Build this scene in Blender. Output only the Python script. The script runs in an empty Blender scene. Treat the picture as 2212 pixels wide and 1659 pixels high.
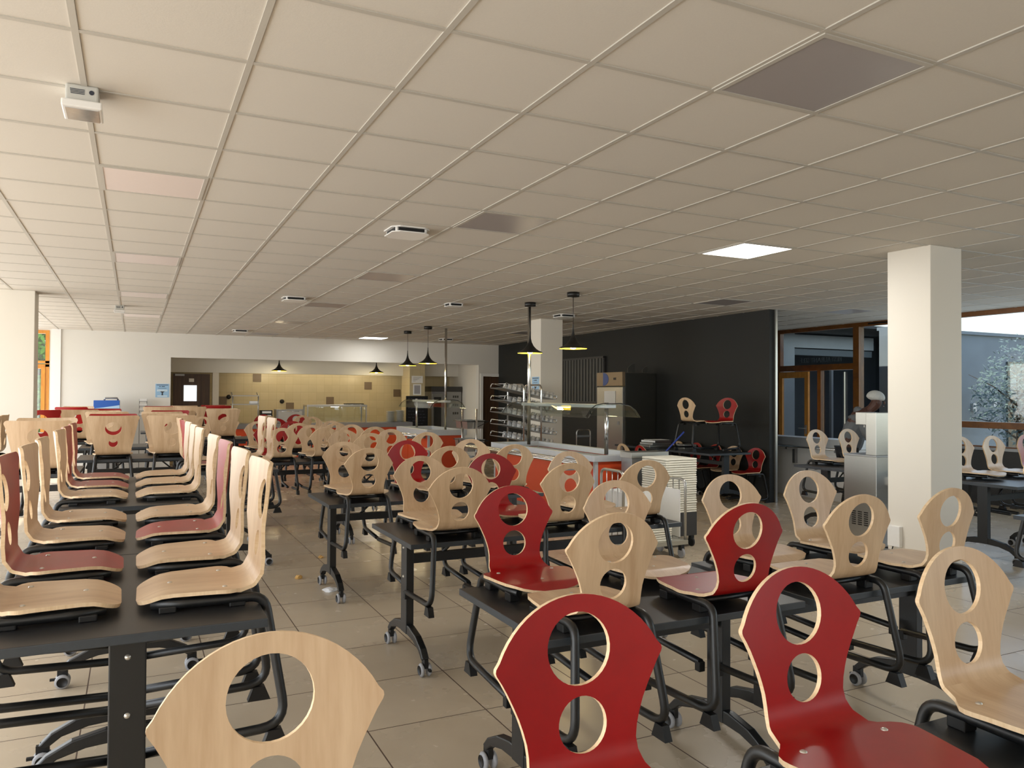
import bpy, bmesh, math, random
from mathutils import Vector, Matrix
from mathutils.geometry import delaunay_2d_cdt
random.seed(7)
C = bpy.context.scene.collection
PI = math.pi
H = 2.8716          # ceiling height
CAMZ = 1.5652

# ------------------------------------------------------------------ materials
def lin(r, g, b):
    f = lambda v: (v/255/12.92) if v/255 <= .04045 else ((v/255+.055)/1.055)**2.4
    return (f(r), f(g), f(b), 1)

MATS = {}
def mat(name, rgb, rough=.5, metal=0, spec=.5, noise=0, nscale=40, bump=0, emit=None, estr=0, stretch=None):
    m = bpy.data.materials.new(name); m.use_nodes = True
    nt = m.node_tree; b = nt.nodes['Principled BSDF']
    col = lin(*rgb)
    b.inputs['Base Color'].default_value = col
    b.inputs['Roughness'].default_value = rough
    b.inputs['Metallic'].default_value = metal
    b.inputs['Specular IOR Level'].default_value = spec
    if emit:
        b.inputs['Emission Color'].default_value = lin(*emit); b.inputs['Emission Strength'].default_value = estr
    tc = nt.nodes.new('ShaderNodeTexCoord')
    mp = nt.nodes.new('ShaderNodeMapping'); nt.links.new(tc.outputs['Object'], mp.inputs['Vector'])
    if stretch: mp.inputs['Scale'].default_value = stretch
    nz = nt.nodes.new('ShaderNodeTexNoise'); nz.inputs['Scale'].default_value = nscale; nz.inputs['Detail'].default_value = 4
    nt.links.new(mp.outputs['Vector'], nz.inputs['Vector'])
    mx = nt.nodes.new('ShaderNodeMix'); mx.data_type = 'RGBA'
    k = max(noise, .02)
    mx.inputs[6].default_value = tuple(min(1, c*(1-k)) for c in col[:3])+(1,)
    mx.inputs[7].default_value = tuple(min(1, c*(1+k)) for c in col[:3])+(1,)
    nt.links.new(nz.outputs['Fac'], mx.inputs[0]); nt.links.new(mx.outputs[2], b.inputs['Base Color'])
    if bump:
        bp = nt.nodes.new('ShaderNodeBump'); bp.inputs['Strength'].default_value = bump; bp.inputs['Distance'].default_value = .002
        nt.links.new(nz.outputs['Fac'], bp.inputs['Height']); nt.links.new(bp.outputs['Normal'], b.inputs['Normal'])
    MATS[name] = m
    return m

def wood(name, c1, c2, rough=.38, uv=True, sx=14, sy=1.6, rnd=True, spec=.5):
    m = bpy.data.materials.new(name); m.use_nodes = True
    nt = m.node_tree; b = nt.nodes['Principled BSDF']; L = nt.links.new
    tc = nt.nodes.new('ShaderNodeTexCoord'); mp = nt.nodes.new('ShaderNodeMapping')
    L(tc.outputs['UV' if uv else 'Object'], mp.inputs['Vector'])
    mp.inputs['Scale'].default_value = (sx, sy, sy)
    if rnd:
        oi = nt.nodes.new('ShaderNodeObjectInfo'); mm = nt.nodes.new('ShaderNodeMath'); mm.operation = 'MULTIPLY'; mm.inputs[1].default_value = 37
        L(oi.outputs['Random'], mm.inputs[0]); cb = nt.nodes.new('ShaderNodeCombineXYZ')
        for i in range(3): L(mm.outputs[0], cb.inputs[i])
        L(cb.outputs[0], mp.inputs['Location'])
    n1 = nt.nodes.new('ShaderNodeTexNoise'); n1.inputs['Scale'].default_value = 1.0; n1.inputs['Detail'].default_value = 5; n1.inputs['Distortion'].default_value = .8
    L(mp.outputs[0], n1.inputs['Vector'])
    n2 = nt.nodes.new('ShaderNodeTexNoise'); n2.inputs['Scale'].default_value = 9; n2.inputs['Detail'].default_value = 3
    L(mp.outputs[0], n2.inputs['Vector'])
    ad = nt.nodes.new('ShaderNodeMath'); ad.operation = 'MULTIPLY_ADD'; ad.inputs[1].default_value = .35
    L(n2.outputs['Fac'], ad.inputs[0]); L(n1.outputs['Fac'], ad.inputs[2])
    rp = nt.nodes.new('ShaderNodeValToRGB'); L(ad.outputs[0], rp.inputs[0])
    rp.color_ramp.elements[0].position = .45; rp.color_ramp.elements[0].color = lin(*c1)
    rp.color_ramp.elements[1].position = .85; rp.color_ramp.elements[1].color = lin(*c2)
    L(rp.outputs[0], b.inputs['Base Color'])
    b.inputs['Roughness'].default_value = rough; b.inputs['Specular IOR Level'].default_value = spec
    MATS[name] = m
    return m

def glass_mat(name, tint=(255,255,255), refl=.12, dim=1.0, rough=.02, fr=.6):
    m = bpy.data.materials.new(name); m.use_nodes = True
    nt = m.node_tree; L = nt.links.new; nt.nodes.remove(nt.nodes['Principled BSDF'])
    t = nt.nodes.new('ShaderNodeBsdfTransparent'); g = nt.nodes.new('ShaderNodeBsdfGlossy'); x = nt.nodes.new('ShaderNodeMixShader')
    c = lin(*tint); t.inputs[0].default_value = (c[0]*dim, c[1]*dim, c[2]*dim, 1); g.inputs['Roughness'].default_value = rough
    lw = nt.nodes.new('ShaderNodeLayerWeight'); lw.inputs[0].default_value = .25
    mm = nt.nodes.new('ShaderNodeMath'); mm.operation = 'MULTIPLY_ADD'; mm.inputs[1].default_value = fr; mm.inputs[2].default_value = refl*.5
    L(lw.outputs['Fresnel'], mm.inputs[0]); L(mm.outputs[0], x.inputs[0]); L(t.outputs[0], x.inputs[1]); L(g.outputs[0], x.inputs[2])
    L(x.outputs[0], nt.nodes['Material Output'].inputs[0])
    MATS[name] = m
    return m

def tile_mat(name, base, var, grout, size, ox, oy, gw, rough, axes='XY', spec=.5, accent=None, mottle=.12):
    """square tiles laid on a grid, with joints"""
    m = bpy.data.materials.new(name); m.use_nodes = True
    nt = m.node_tree; b = nt.nodes['Principled BSDF']; L = nt.links.new
    tc = nt.nodes.new('ShaderNodeTexCoord'); sp = nt.nodes.new('ShaderNodeSeparateXYZ'); L(tc.outputs['Object'], sp.inputs[0])
    def math_(op, a, b_=None):
        n = nt.nodes.new('ShaderNodeMath'); n.operation = op
        for i, v in enumerate((a, b_)):
            if v is None: continue
            if isinstance(v, (int, float)): n.inputs[i].default_value = v
            else: L(v, n.inputs[i])
        return n.outputs[0]
    cells, dist = [], []
    for ax, o in zip(axes, (ox, oy)):
        u = math_('DIVIDE', math_('SUBTRACT', sp.outputs[ax], o), size)
        cells.append(math_('FLOOR', u)); f = math_('FRACT', u)
        dist.append(math_('MINIMUM', f, math_('SUBTRACT', 1.0, f)))
    d = math_('MINIMUM', dist[0], dist[1])
    g = math_('LESS_THAN', d, gw/size/2)
    cb = nt.nodes.new('ShaderNodeCombineXYZ'); L(cells[0], cb.inputs[0]); L(cells[1], cb.inputs[1])
    wn = nt.nodes.new('ShaderNodeTexWhiteNoise'); L(cb.outputs[0], wn.inputs['Vector'])
    nz = nt.nodes.new('ShaderNodeTexNoise'); nz.inputs['Scale'].default_value = 4; nz.inputs['Detail'].default_value = 3; nz.inputs['Roughness'].default_value = .5
    ofs = nt.nodes.new('ShaderNodeVectorMath'); ofs.operation = 'MULTIPLY_ADD'
    L(wn.outputs['Color'], ofs.inputs[0]); ofs.inputs[1].default_value = (20, 20, 20); L(tc.outputs['Object'], ofs.inputs[2])
    L(ofs.outputs[0], nz.inputs['Vector'])
    t = math_('ADD', math_('MULTIPLY', wn.outputs['Value'], .3), math_('MULTIPLY', nz.outputs['Fac'], .5))
    rp = nt.nodes.new('ShaderNodeValToRGB'); L(t, rp.inputs[0])
    rp.color_ramp.elements[0].position = .1; rp.color_ramp.elements[0].color = lin(*base)
    rp.color_ramp.elements[1].position = .9; rp.color_ramp.elements[1].color = lin(*var)
    mx = nt.nodes.new('ShaderNodeMix'); mx.data_type = 'RGBA'; L(g, mx.inputs[0]); L(rp.outputs[0], mx.inputs[6]); mx.inputs[7].default_value = lin(*grout)
    L(mx.outputs[2], b.inputs['Base Color'])
    r = math_('ADD', math_('MULTIPLY', g, .5), math_('ADD', rough-.02, math_('MULTIPLY', nz.outputs['Fac'], .04)))
    L(r, b.inputs['Roughness']); b.inputs['Specular IOR Level'].default_value = spec
    bp = nt.nodes.new('ShaderNodeBump'); bp.inputs['Strength'].default_value = .4; bp.inputs['Distance'].default_value = .002; bp.invert = True
    L(g, bp.inputs['Height']); L(bp.outputs[0], b.inputs['Normal'])
    MATS[name] = m
    return m

BEIGE = wood('beech_ply', (190,156,120), (214,184,148), rough=.36)
EDGE = wood('ply_edge', (222,186,142), (240,210,170), rough=.5, sx=60, sy=60)
RED = wood('red_laminate', (140,5,8), (156,9,11), rough=.36, sx=3, sy=3, spec=.4)
BLK = mat('black_tube', (15,16,17), .4, 0, .5, .05)
BLKP = mat('black_plastic', (9,9,10), .5, 0, .4)
TOPM = mat('slate_laminate', (30,31,33), .42, 0, .5, .18, 14, .05)
TEDGE = mat('slate_edge', (44,50,56), .4, 0, .5, .25, 30)
GREYR = mat('castor_grey', (150,150,152), .5)
RIV = mat('rivet_steel', (205,200,190), .3, .7)
STEEL = mat('brushed_steel', (176,174,168), .3, .9, .5, .08, 18, 0, stretch=(1,1,12))
STEEL2 = mat('satin_steel', (150,150,150), .38, .85, .5, .1, 12)
CHROME = mat('chrome_tube', (210,210,208), .2, 1)
ORANGE = mat('orange_panel', (214,72,30), .4, 0, .5, .03)
WHITEW = mat('white_wall', (222,219,211), .7, 0, .3, .02, 3)
CEIL = mat('ceiling_tile', (214,208,198), .9, 0, .1, .035, 160, .15)
CGRID = mat('ceiling_bar', (188,183,173), .5, 0, .3)
DARKW = mat('charcoal_wall', (30,31,30), .6, 0, .3, .05, 3)
PILM = mat('pillar_paint', (226,220,208), .6, 0, .3, .015, 2)
DARKP = mat('dark_panel', (52,51,50), .5, 0, .4)
WOODD = wood('dark_wood_door', (52,34,22), (78,54,36), rough=.45, uv=False, sx=26, sy=1.2, rnd=False)
YEL = wood('oak_yellow_and_lit_leaf', (196,120,26), (222,146,44), rough=.4, uv=False, sx=20, sy=4, rnd=False)
BRN = wood('stained_frame', (96,54,10), (128,76,18), rough=.4, uv=False, sx=20, sy=4, rnd=False)
WHITE = mat('white_gloss', (236,235,232), .35)
PAPER = mat('paper', (235,234,230), .8)
INK = mat('ink', (40,44,56), .7)
POSTB = mat('poster_blue', (150,190,224), .6, 0, .4, .05)
POSTC = mat('poster_pale', (212,228,238), .6, 0, .4, .05)
BLUE = mat('royal_blue', (24,84,178), .4)
LBLUE = mat('pale_blue', (170,206,240), .4)
LOGO = mat('logo_blue', (34,70,140), .45)
PANELOFF = mat('diffuser_off', (158,152,152), .35, 0, .5, .02)
PANELON = mat('diffuser_lit', (255,255,252), .5, emit=(255,252,244), estr=9)
GLASS = glass_mat('clear_glass', (250,252,252), .1)
GLASSD = glass_mat('tinted_pane', (232,238,240), .06, .92, fr=.3)
GUARD = glass_mat('guard_glass', (246,250,248), .10, .99, fr=.22)
TUMB = glass_mat('tumbler_glass', (245,246,246), .3, .97, .08)
nt = TUMB.node_tree; df = nt.nodes.new('ShaderNodeBsdfDiffuse'); df.inputs[0].default_value = (.75,.75,.75,1); mxs = nt.nodes.new('ShaderNodeMixShader'); mxs.inputs[0].default_value = .42
src = nt.nodes['Material Output'].inputs[0].links[0].from_socket
nt.links.new(src, mxs.inputs[1]); nt.links.new(df.outputs[0], mxs.inputs[2]); nt.links.new(mxs.outputs[0], nt.nodes['Material Output'].inputs[0])
PANELOFF_REFL = mat('diffuser_off_refl', (242,228,222), .3, 0, .5, .02)  # window reflection put into a paler diffuser colour
STEEL_LIT = mat('steel_lit', (206,210,214), .42, .5, .5, .05, 14)  # steel paled so its colour carries the bright reflections
SHADE = mat('lamp_black', (14,13,12), .45)
GOLD = mat('lamp_gold', (220,190,60), .4, .3, emit=(255,226,70), estr=1.6)
BULB = mat('bulb', (255,240,200), .5, emit=(255,214,120), estr=25)
PLATE = mat('stoneware', (196,198,194), .35)
TRAY = mat('cream_tray', (236,232,216), .5, 0, .4, .04, 30)
CHALK = mat('blackboard', (14,15,18), .5, 0, .3, .4, 6)
CONC = mat('concrete', (150,156,158), .85, 0, .2, .12, 4, .2)
ROOF = mat('fascia', (92,90,84), .7)
BREAD = mat('bread', (206,160,92), .85, 0, .2, .25, 60, .5)
LEAFD = mat('dry_leaf', (176,128,60), .8, 0, .2, .3, 50)
TISSUE = mat('tissue', (240,240,240), .9)
DARKIN = mat('dark_hall', (26,27,28), .7)
SKIN = mat('skin', (74,44,34), .55, 0, .4, .06, 20)
JACKET = mat('grey_jacket', (98,102,106), .85, 0, .2, .08, 60, .2)
TROUS = mat('dark_trousers', (34,36,42), .85)
HAIRN = mat('hair_net', (190,192,190), .7, 0, .3, .2, 80, .3)
BROOM = mat('blue_handle', (30,60,160), .4)
BARK = mat('bark', (86,74,62), .9, 0, .2, .2, 20)
LEAFS = mat('silver_leaf', (132,150,140), .5, 0, .5, .25, 30)
LEAFG = mat('green_leaf', (96,150,48), .6, 0, .3, .4, 9)
GRASS = mat('ground_outside', (170,165,150), .9, 0, .2, .15, 3)
BROWNT = mat('brown_tile', (112,94,74), .4)
FLOORM = tile_mat('floor_tile', (184,167,142), (202,186,160), (78,58,42), .6, .3916, .539, .0066, .27)
WALLT = tile_mat('kitchen_tile', (186,170,132), (204,188,150), (168,152,116), .2, 0.03, .02, .004, .3, axes='XZ')

# ------------------------------------------------------------------ mesh builder
class MB:
    def __init__(s): s.v, s.f, s.sm, s.mi = [], [], [], []
    def add(s, vs, fs, smooth=False, mi=0):
        o = len(s.v); s.v += [tuple(p) for p in vs]
        for f in fs: s.f.append([i+o for i in f]); s.sm.append(smooth); s.mi.append(mi)
        return s
    def box(s, x0, x1, y0, y1, z0, z1, mi=0):
        vs = [(x0,y0,z0),(x1,y0,z0),(x1,y1,z0),(x0,y1,z0),(x0,y0,z1),(x1,y0,z1),(x1,y1,z1),(x0,y1,z1)]
        return s.add(vs, [(3,2,1,0),(4,5,6,7),(0,1,5,4),(1,2,6,5),(2,3,7,6),(3,0,4,7)], False, mi)
    def cbox(s, c, d, M=None, mi=0):
        x, y, z = c; a, b, e = d[0]/2, d[1]/2, d[2]/2
        if M is None: return s.box(x-a, x+a, y-b, y+b, z-e, z+e, mi)
        vs = [M @ Vector(p) + Vector(c) for p in [(-a,-b,-e),(a,-b,-e),(a,b,-e),(-a,b,-e),(-a,-b,e),(a,-b,e),(a,b,e),(-a,b,e)]]
        return s.add(vs, [(3,2,1,0),(4,5,6,7),(0,1,5,4),(1,2,6,5),(2,3,7,6),(3,0,4,7)], False, mi)
    def tube(s, pts, r, n=8, mi=0, closed=False, ry=None):
        pts = [Vector(p) for p in pts]; N = len(pts)
        rs = r if isinstance(r, (list, tuple)) else [r]*N
        T = []
        for i in range(N):
            a = pts[(i-1) % N] if (closed or i > 0) else pts[i]; b = pts[(i+1) % N] if (closed or i < N-1) else pts[i]
            T.append((b-a).normalized())
        up = Vector((0,0,1)) if abs(T[0].z) < .9 else Vector((1,0,0))
        u = T[0].cross(up).normalized(); vs = []
        for i in range(N):
            u = (u - T[i]*u.dot(T[i])).normalized(); w = T[i].cross(u)
            for k in range(n):
                a = 2*PI*k/n
                vs.append(pts[i] + u*math.cos(a)*rs[i] + w*math.sin(a)*(ry if ry else rs[i]))
        fs = []
        for i in range(N if closed else N-1):
            j = (i+1) % N
            for k in range(n): fs.append((i*n+k, i*n+(k+1)%n, j*n+(k+1)%n, j*n+k))
        s.add(vs, fs, True, mi)
        if not closed:
            o = len(s.v)-len(vs)
            s.f.append([o+k for k in range(n)][::-1]); s.f.append([o+(N-1)*n+k for k in range(n)])
            s.sm += [False]*2; s.mi += [mi]*2
        return s
    def lathe(s, prof, c=(0,0,0), n=24, mi=0, axis='z', cap=True, smooth=True):
        vs = []; c = Vector(c)
        for (r, z) in prof:
            for k in range(n):
                a = 2*PI*k/n; p = (r*math.cos(a), r*math.sin(a), z)
                if axis == 'x': p = (p[2], p[0], p[1])
                elif axis == 'y': p = (p[1], p[2], p[0])
                vs.append(c+Vector(p))
        fs = []
        for i in range(len(prof)-1):
            for k in range(n): fs.append((i*n+k, i*n+(k+1)%n, (i+1)*n+(k+1)%n, (i+1)*n+k))
        s.add(vs, fs, smooth, mi)
        if cap:
            o = len(s.v)-len(vs)
            s.f.append([o+k for k in range(n)][::-1]); s.f.append([o+(len(prof)-1)*n+k for k in range(n)]); s.sm += [False]*2; s.mi += [mi]*2
        return s
    def prism(s, poly, fn, h0, h1, mi=0, smooth=False):
        """poly: 2-d outline; fn(u,v,h)->point"""
        n = len(poly); vs = [fn(u, v, h0) for u, v in poly]+[fn(u, v, h1) for u, v in poly]
        fs = [tuple(range(n))[::-1], tuple(range(n, 2*n))]
        s.add(vs, fs, False, mi)
        o = len(s.v)-2*n
        for k in range(n):
            s.f.append([o+k, o+(k+1)%n, o+n+(k+1)%n, o+n+k]); s.sm.append(smooth); s.mi.append(mi)
        return s
    def build(s, name, mats, parent=None, bevel=0, fix=True):
        me = bpy.data.meshes.new(name); me.from_pydata(s.v, [], s.f)
        if fix:
            bm = bmesh.new(); bm.from_mesh(me); bmesh.ops.recalc_face_normals(bm, faces=bm.faces); bm.to_mesh(me); bm.free()
        for i, p in enumerate(me.polygons): p.use_smooth = s.sm[i]; p.material_index = s.mi[i]
        for m in (mats if isinstance(mats, (list, tuple)) else [mats]): me.materials.append(m)
        o = bpy.data.objects.new(name, me); C.objects.link(o)
        if parent: o.parent = parent
        if bevel:
            b = o.modifiers.new('bevel', 'BEVEL'); b.width = bevel; b.segments = 2; b.limit_method = 'ANGLE'
        return o

def fillet(pts, rads, n=6):
    """round the corners of a polyline"""
    P = [Vector(p) for p in pts]; out = [P[0]]
    for i in range(1, len(P)-1):
        a, b, c = P[i-1], P[i], P[i+1]; r = rads[i-1] if isinstance(rads, (list, tuple)) else rads
        d1 = (a-b).normalized(); d2 = (c-b).normalized(); ang = d1.angle(d2)
        if r <= 0 or ang > PI-.01: out.append(b); continue
        t = min(r/math.tan(ang/2), (a-b).length*.49, (c-b).length*.49)
        p, q = b+d1*t, b+d2*t
        for k in range(n+1):
            w = k/n; out.append(p*(1-w)**2 + b*2*w*(1-w) + q*w*w)
    out.append(P[-1]); return out

def tag(o, label=None, cat=None, group=None, kind=None):
    if label: o['label'] = label
    if cat: o['category'] = cat
    if group: o['group'] = group
    if kind: o['kind'] = kind
    return o
def thing(name, label, cat, loc=(0,0,0), rz=0, group=None):
    o = bpy.data.objects.new(name, None); C.objects.link(o); o.empty_display_size = .1
    o.location = loc; o.rotation_euler = (0, 0, rz)
    return tag(o, label, cat, group)
KIDS = {}
def kids(o):
    return [c for c in bpy.data.objects if c.parent == o]
def tree_of(o):
    return (o, [tree_of(c) for c in kids(o)])
def copy_tree(t, parent=None):
    o, ch = t; c = o.copy(); C.objects.link(c)
    if parent: c.parent = parent
    for k in ch: copy_tree(k, c)
    return c
def struct(mb, name, m, parent=None, bevel=0):
    o = mb.build(name, m, parent, bevel)
    if not parent: o['kind'] = 'structure'
    return o
# ------------------------------------------------------------------ chairs
TH = .0118
def pip(p, poly):
    x, y = p; r = False; n = len(poly)
    for i in range(n):
        x1, y1 = poly[i]; x2, y2 = poly[(i+1) % n]
        if (y1 > y) != (y2 > y) and x < (x2-x1)*(y-y1)/(y2-y1)+x1: r = not r
    return r
def segd(p, poly):
    best = 9; P = Vector(p)
    for i in range(len(poly)):
        a = Vector(poly[i]); b = Vector(poly[(i+1) % len(poly)]); d = b-a
        t = max(0, min(1, (P-a).dot(d)/max(d.dot(d), 1e-12))); best = min(best, (a+d*t-P).length)
    return best

def shell_meshes(kind):
    """moulded plywood shell -> seat mesh data, backrest mesh data (split in the middle of the bend)"""
    if kind == 'A': prof = [(.195,.432),(.135,.453),(-.19,.446),(-.234,.802)]
    else:           prof = [(.172,.470),(.095,.499),(-.19,.493),(-.236,.895)]
    pts = fillet([(0, a, b) for a, b in prof], [.06 if kind == 'A' else .16, .075], 10)
    S = [0.0]
    for i in range(1, len(pts)): S.append(S[-1]+(pts[i]-pts[i-1]).length)
    def at(s):
        s = max(0, min(S[-1]-1e-6, s)); i = 0
        while S[i+1] < s: i += 1
        w = (s-S[i])/(S[i+1]-S[i]); p = pts[i].lerp(pts[i+1], w)
        def tan(j):
            a = pts[max(0, j-1)]; b = pts[min(len(pts)-1, j+1)]; return (b-a).normalized()
        t = tan(i).lerp(tan(i+1), w).normalized()
        return p, Vector((0, t.z, -t.y))
    # where the bend starts / ends
    ib = 1+11; s_b0, s_b1 = S[ib], S[ib+10]; sp = (s_b0+s_b1)/2
    Ltot = S[-1]; base = Ltot-.357 if kind == 'A' else Ltot-.404
    half = []
    if kind == 'A':
        half += [(.075*math.sin(a*PI/2)+.075*(a), .0+.055*(1-math.cos(a*PI/2))) for a in (0,.25,.5,.75,1)]
        half += [(.172,.10),(.183,.16),(.192,.215),(.198,.25),(.198,.268),(.190,.288),(.172,.305),(.152,.322),(.138,.336)]
        hb = [(.020,.127),(.04,.122),(.065,.1205),(.09,.124),(.115,.131),(.14,.140),(.165,.1515),(.19,.164),(.21,.175),(.226,.1855),(.232,.1875),(.238,.1865)]
        half += [(w, base+h) for h, w in hb if base+h > .345]
        for k in range(1, 13):
            a = math.asin(.186/.2)*(1-k/12); half.append((.2*math.sin(a), base+.157+.2*math.cos(a)))
        holes = [(0, base+.252, .071, .071), (0, base+.107, .054, .054)]
    else:
        for k in range(7):
            a = k/6*PI/2; half.append((.085+.075*math.sin(a) if k else 0.0001, .075*(1-math.cos(a))))
        half.insert(1, (.085, 0))
        half += [(.167,.11),(.176,.18),(.184,.235),(.188,.26),(.186,.275),(.176,.292),(.165,.307)]
        top = Ltot
        for h in (.0,.05,.10,.15,.2,.25,.3,.35): half.append((.157+.088*h/.4, base+h))
        half = [p for i, p in enumerate(half) if i == 0 or p[1] >= half[i-1][1]-1e-9]
        for k in range(7):
            a = k/6*PI/2; half.append((.217+.028*math.cos(a), top-.028+.028*math.sin(a)))
        half.append((.1, top)); half.append((0, top))
        holes = [(0, base+.272, .076, .068), (0, base+.122, .042, .042)]
    half = [(u, s) for u, s in half if s <= Ltot+1e-9]
    # vertex exactly on the split line
    out = []
    for i, p in enumerate(half):
        if i and half[i-1][1] < sp < p[1]:
            w = (sp-half[i-1][1])/(p[1]-half[i-1][1]); out.append((half[i-1][0]+(p[0]-half[i-1][0])*w, sp))
        out.append(p)
    half = out; wsp = [u for u, s in half if abs(s-sp) < 1e-9][0]
    loop = half + [(-u, s) for u, s in half[::-1] if u > 1e-3]
    if half[0][0] > 1e-3: pass
    hl = [[(cx+rx*math.cos(2*PI*k/32), cy+ry*math.sin(2*PI*k/32)) for k in range(32)] for cx, cy, rx, ry in holes]
    V, E = [], []
    for lp in [loop]+hl:
        o = len(V); V += lp; E += [(o+i, o+(i+1) % len(lp)) for i in range(len(lp))]
    ids = [V.index((wsp, sp))]
    for k in range(1, 8): ids.append(len(V)); V.append((wsp*(1-2*k/8), sp))
    ids.append(V.index((-wsp, sp))); E += list(zip(ids[:-1], ids[1:]))
    s = .02
    rows = []
    while s < Ltot:
        st = .012 if s_b0-.03 < s < s_b1+.03 or s < .09 else .035
        rows.append((s, st)); s += st
    for s, st in rows:
        if abs(s-sp) < .006: continue
        for k in range(-6, 7):
            p = (k*.035, s)
            if pip(p, loop) and not any(pip(p, h) for h in hl) and min(segd(p, q) for q in [loop]+hl) > .008: V.append(p)
    vo, eo, fo, _, _, _ = delaunay_2d_cdt([Vector(p) for p in V], E, [], 0, 1e-6)
    vo = [tuple(v) for v in vo]; parts = {'seat': [], 'back': []}
    for f in fo:
        c = (sum(vo[i][0] for i in f)/3, sum(vo[i][1] for i in f)/3)
        if pip(c, loop) and not any(pip(c, h) for h in hl): parts['seat' if c[1] < sp else 'back'].append(list(f))
    def surf(u, s, side):
        p, n = at(s)
        r = max(0, min(1, (s-s_b1)/.12)); cv = (.42 if kind == 'A' else .5)*u*u*r
        if s < s_b0: cv += .12*u*u*min(1, max(0, (s-.12)/.1))
        q = p + n*(cv+side*TH/2); q.x = u
        nn = Vector((-2*(.42 if kind == 'A' else .5)*u*r, n.y, n.z)).normalized()*side
        return q, nn
    res = {}
    for nm, fs in parts.items():
        used = sorted({i for f in fs for i in f}); mp = {g: k for k, g in enumerate(used)}; n = len(used)
        vs, ns, uv = [], [], []
        for side in (1, -1):
            for g in used:
                q, nn = surf(*vo[g], side); vs.append(q); ns.append(nn); uv.append(vo[g])
        F, MI = [], []
        for f in fs:
            a = [mp[i] for i in f]
            cr = (Vector(vo[f[1]])-Vector(vo[f[0]])).cross(Vector(vo[f[2]])-Vector(vo[f[0]]))
            if cr < 0: a = a[::-1]
            # surface normal check is done below through the first triangle
            F.append(a); MI.append(0)
        t = F[0]; nr = (vs[t[1]]-vs[t[0]]).cross(vs[t[2]]-vs[t[0]])
        if nr.dot(ns[t[0]]) < 0: F = [f[::-1] for f in F]
        F2 = [[i+n for i in f[::-1]] for f in F]
        cnt = {}
        for f in F:
            for i in range(3):
                cnt.setdefault(tuple(sorted((f[i], f[(i+1) % 3]))), []).append((f[i], f[(i+1) % 3]))
        F = F+F2; MI += [0]*len(F2)
        for k, es in cnt.items():
            if len(es) > 1: continue
            a, b = es[0]
            if abs(uv[a][1]-sp) < 1e-6 and abs(uv[b][1]-sp) < 1e-6: continue
            o = len(vs); q = [vs[a], vs[a+n], vs[b+n], vs[b]]
            nn = (q[1]-q[0]).cross(q[3]-q[0]).normalized()
            vs += q; ns += [nn]*4; uv += [uv[a], uv[a], uv[b], uv[b]]
            F.append([o, o+1, o+2, o+3]); MI.append(1)
        # smooth the rim normals
        acc = {}
        for i in range(2*n, len(vs)):
            k = tuple(round(c, 5) for c in vs[i]); acc.setdefault(k, []).append(i)
        for k, l in acc.items():
            if len(l) == 2 and ns[l[0]].dot(ns[l[1]]) > .75:
                m_ = (ns[l[0]]+ns[l[1]]).normalized(); ns[l[0]] = ns[l[1]] = m_
        for color, cm in (('beige', BEIGE), ('red', RED)):
            me = bpy.data.meshes.new(nm); me.from_pydata([tuple(v) for v in vs], [], F)
            me.materials.append(cm); me.materials.append(EDGE)
            for p, m in zip(me.polygons, MI): p.material_index = m; p.use_smooth = True
            ul = me.uv_layers.new(name='UVMap')
            for lp in me.loops: ul.data[lp.index].uv = uv[lp.vertex_index]
            me.normals_split_custom_set_from_vertices([tuple(x) for x in ns])
            res[nm, color] = me
    return res, at, Ltot, base

def chair_proto(kind, color, SH, near):
    res, at, Lt, base = SH[kind]
    t = thing('cafeteria_chair', 'x', 'chair')
    for nm, nn in (('seat', 'seat'), ('back', 'backrest')):
        o = bpy.data.objects.new(nn, res[nm, color]); C.objects.link(o); o.parent = t
    zt = .424 if kind == 'A' else .470; r = .0155
    w0, w1 = (.150, .188) if kind == 'A' else (.160, .20)
    zt_top = zt
    for sg in (-1, 1):
        p = [(sg*w0*.86, .13, zt), (sg*w0, .04, zt), (sg*w0, -.205, zt), (sg*w1, -.268, .062), (sg*w1, .165, .062)]
        p = [p[0], p[1], p[2], (sg*w1, -.272, .058), (sg*w1, .165, .040)]
        pts = fillet(p, [.1, .055, .075], 6)
        f = MB().tube(pts, r, 10 if near else 7).build('side_frame', BLK, t, fix=False)
        # wedge glide under the rear bend and end cap at the front of the runner
        g = MB().prism([(-.275,.0),(-.195,.0),(-.215,.05),(-.255,.05)], lambda u, v, h: (h, u, v), sg*w1-.016, sg*w1+.016).build('foot_glide', BLKP, f)
        if near:
            MB().cbox((sg*w1, .160, .022), (.032, .034, .044)).build('end_cap', BLKP, f, .004)
    for y in (.085, -.12):
        MB().tube([(-w0+.004, y, zt), (w0-.004, y, zt)], .011, 8).build('cross_bar', BLK, t, fix=False)
    zb = (.385 if kind == 'A' else .445)
    for sg in (-1, 1):
        for y in ((-.12, .085) if near else (-.12,)):
            MB().cbox((sg*(w0-.012), y, (zb+zt-.004)/2), (.046, .05, zt-.004-zb)).build('rest_pad', BLKP, t, .004 if near else 0)
    if near:
        zs = .455 if kind == 'A' else .502
        for x, y in ((-.125, -.085), (.125, -.085), (0, .075)):
            MB().lathe([(.0001, .0035), (.005, .003), (.008, .0008), (.0085, -.002)], (x, y, zs+.0015), 10, cap=False).build('rivet', RIV, t)
    return t

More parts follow.
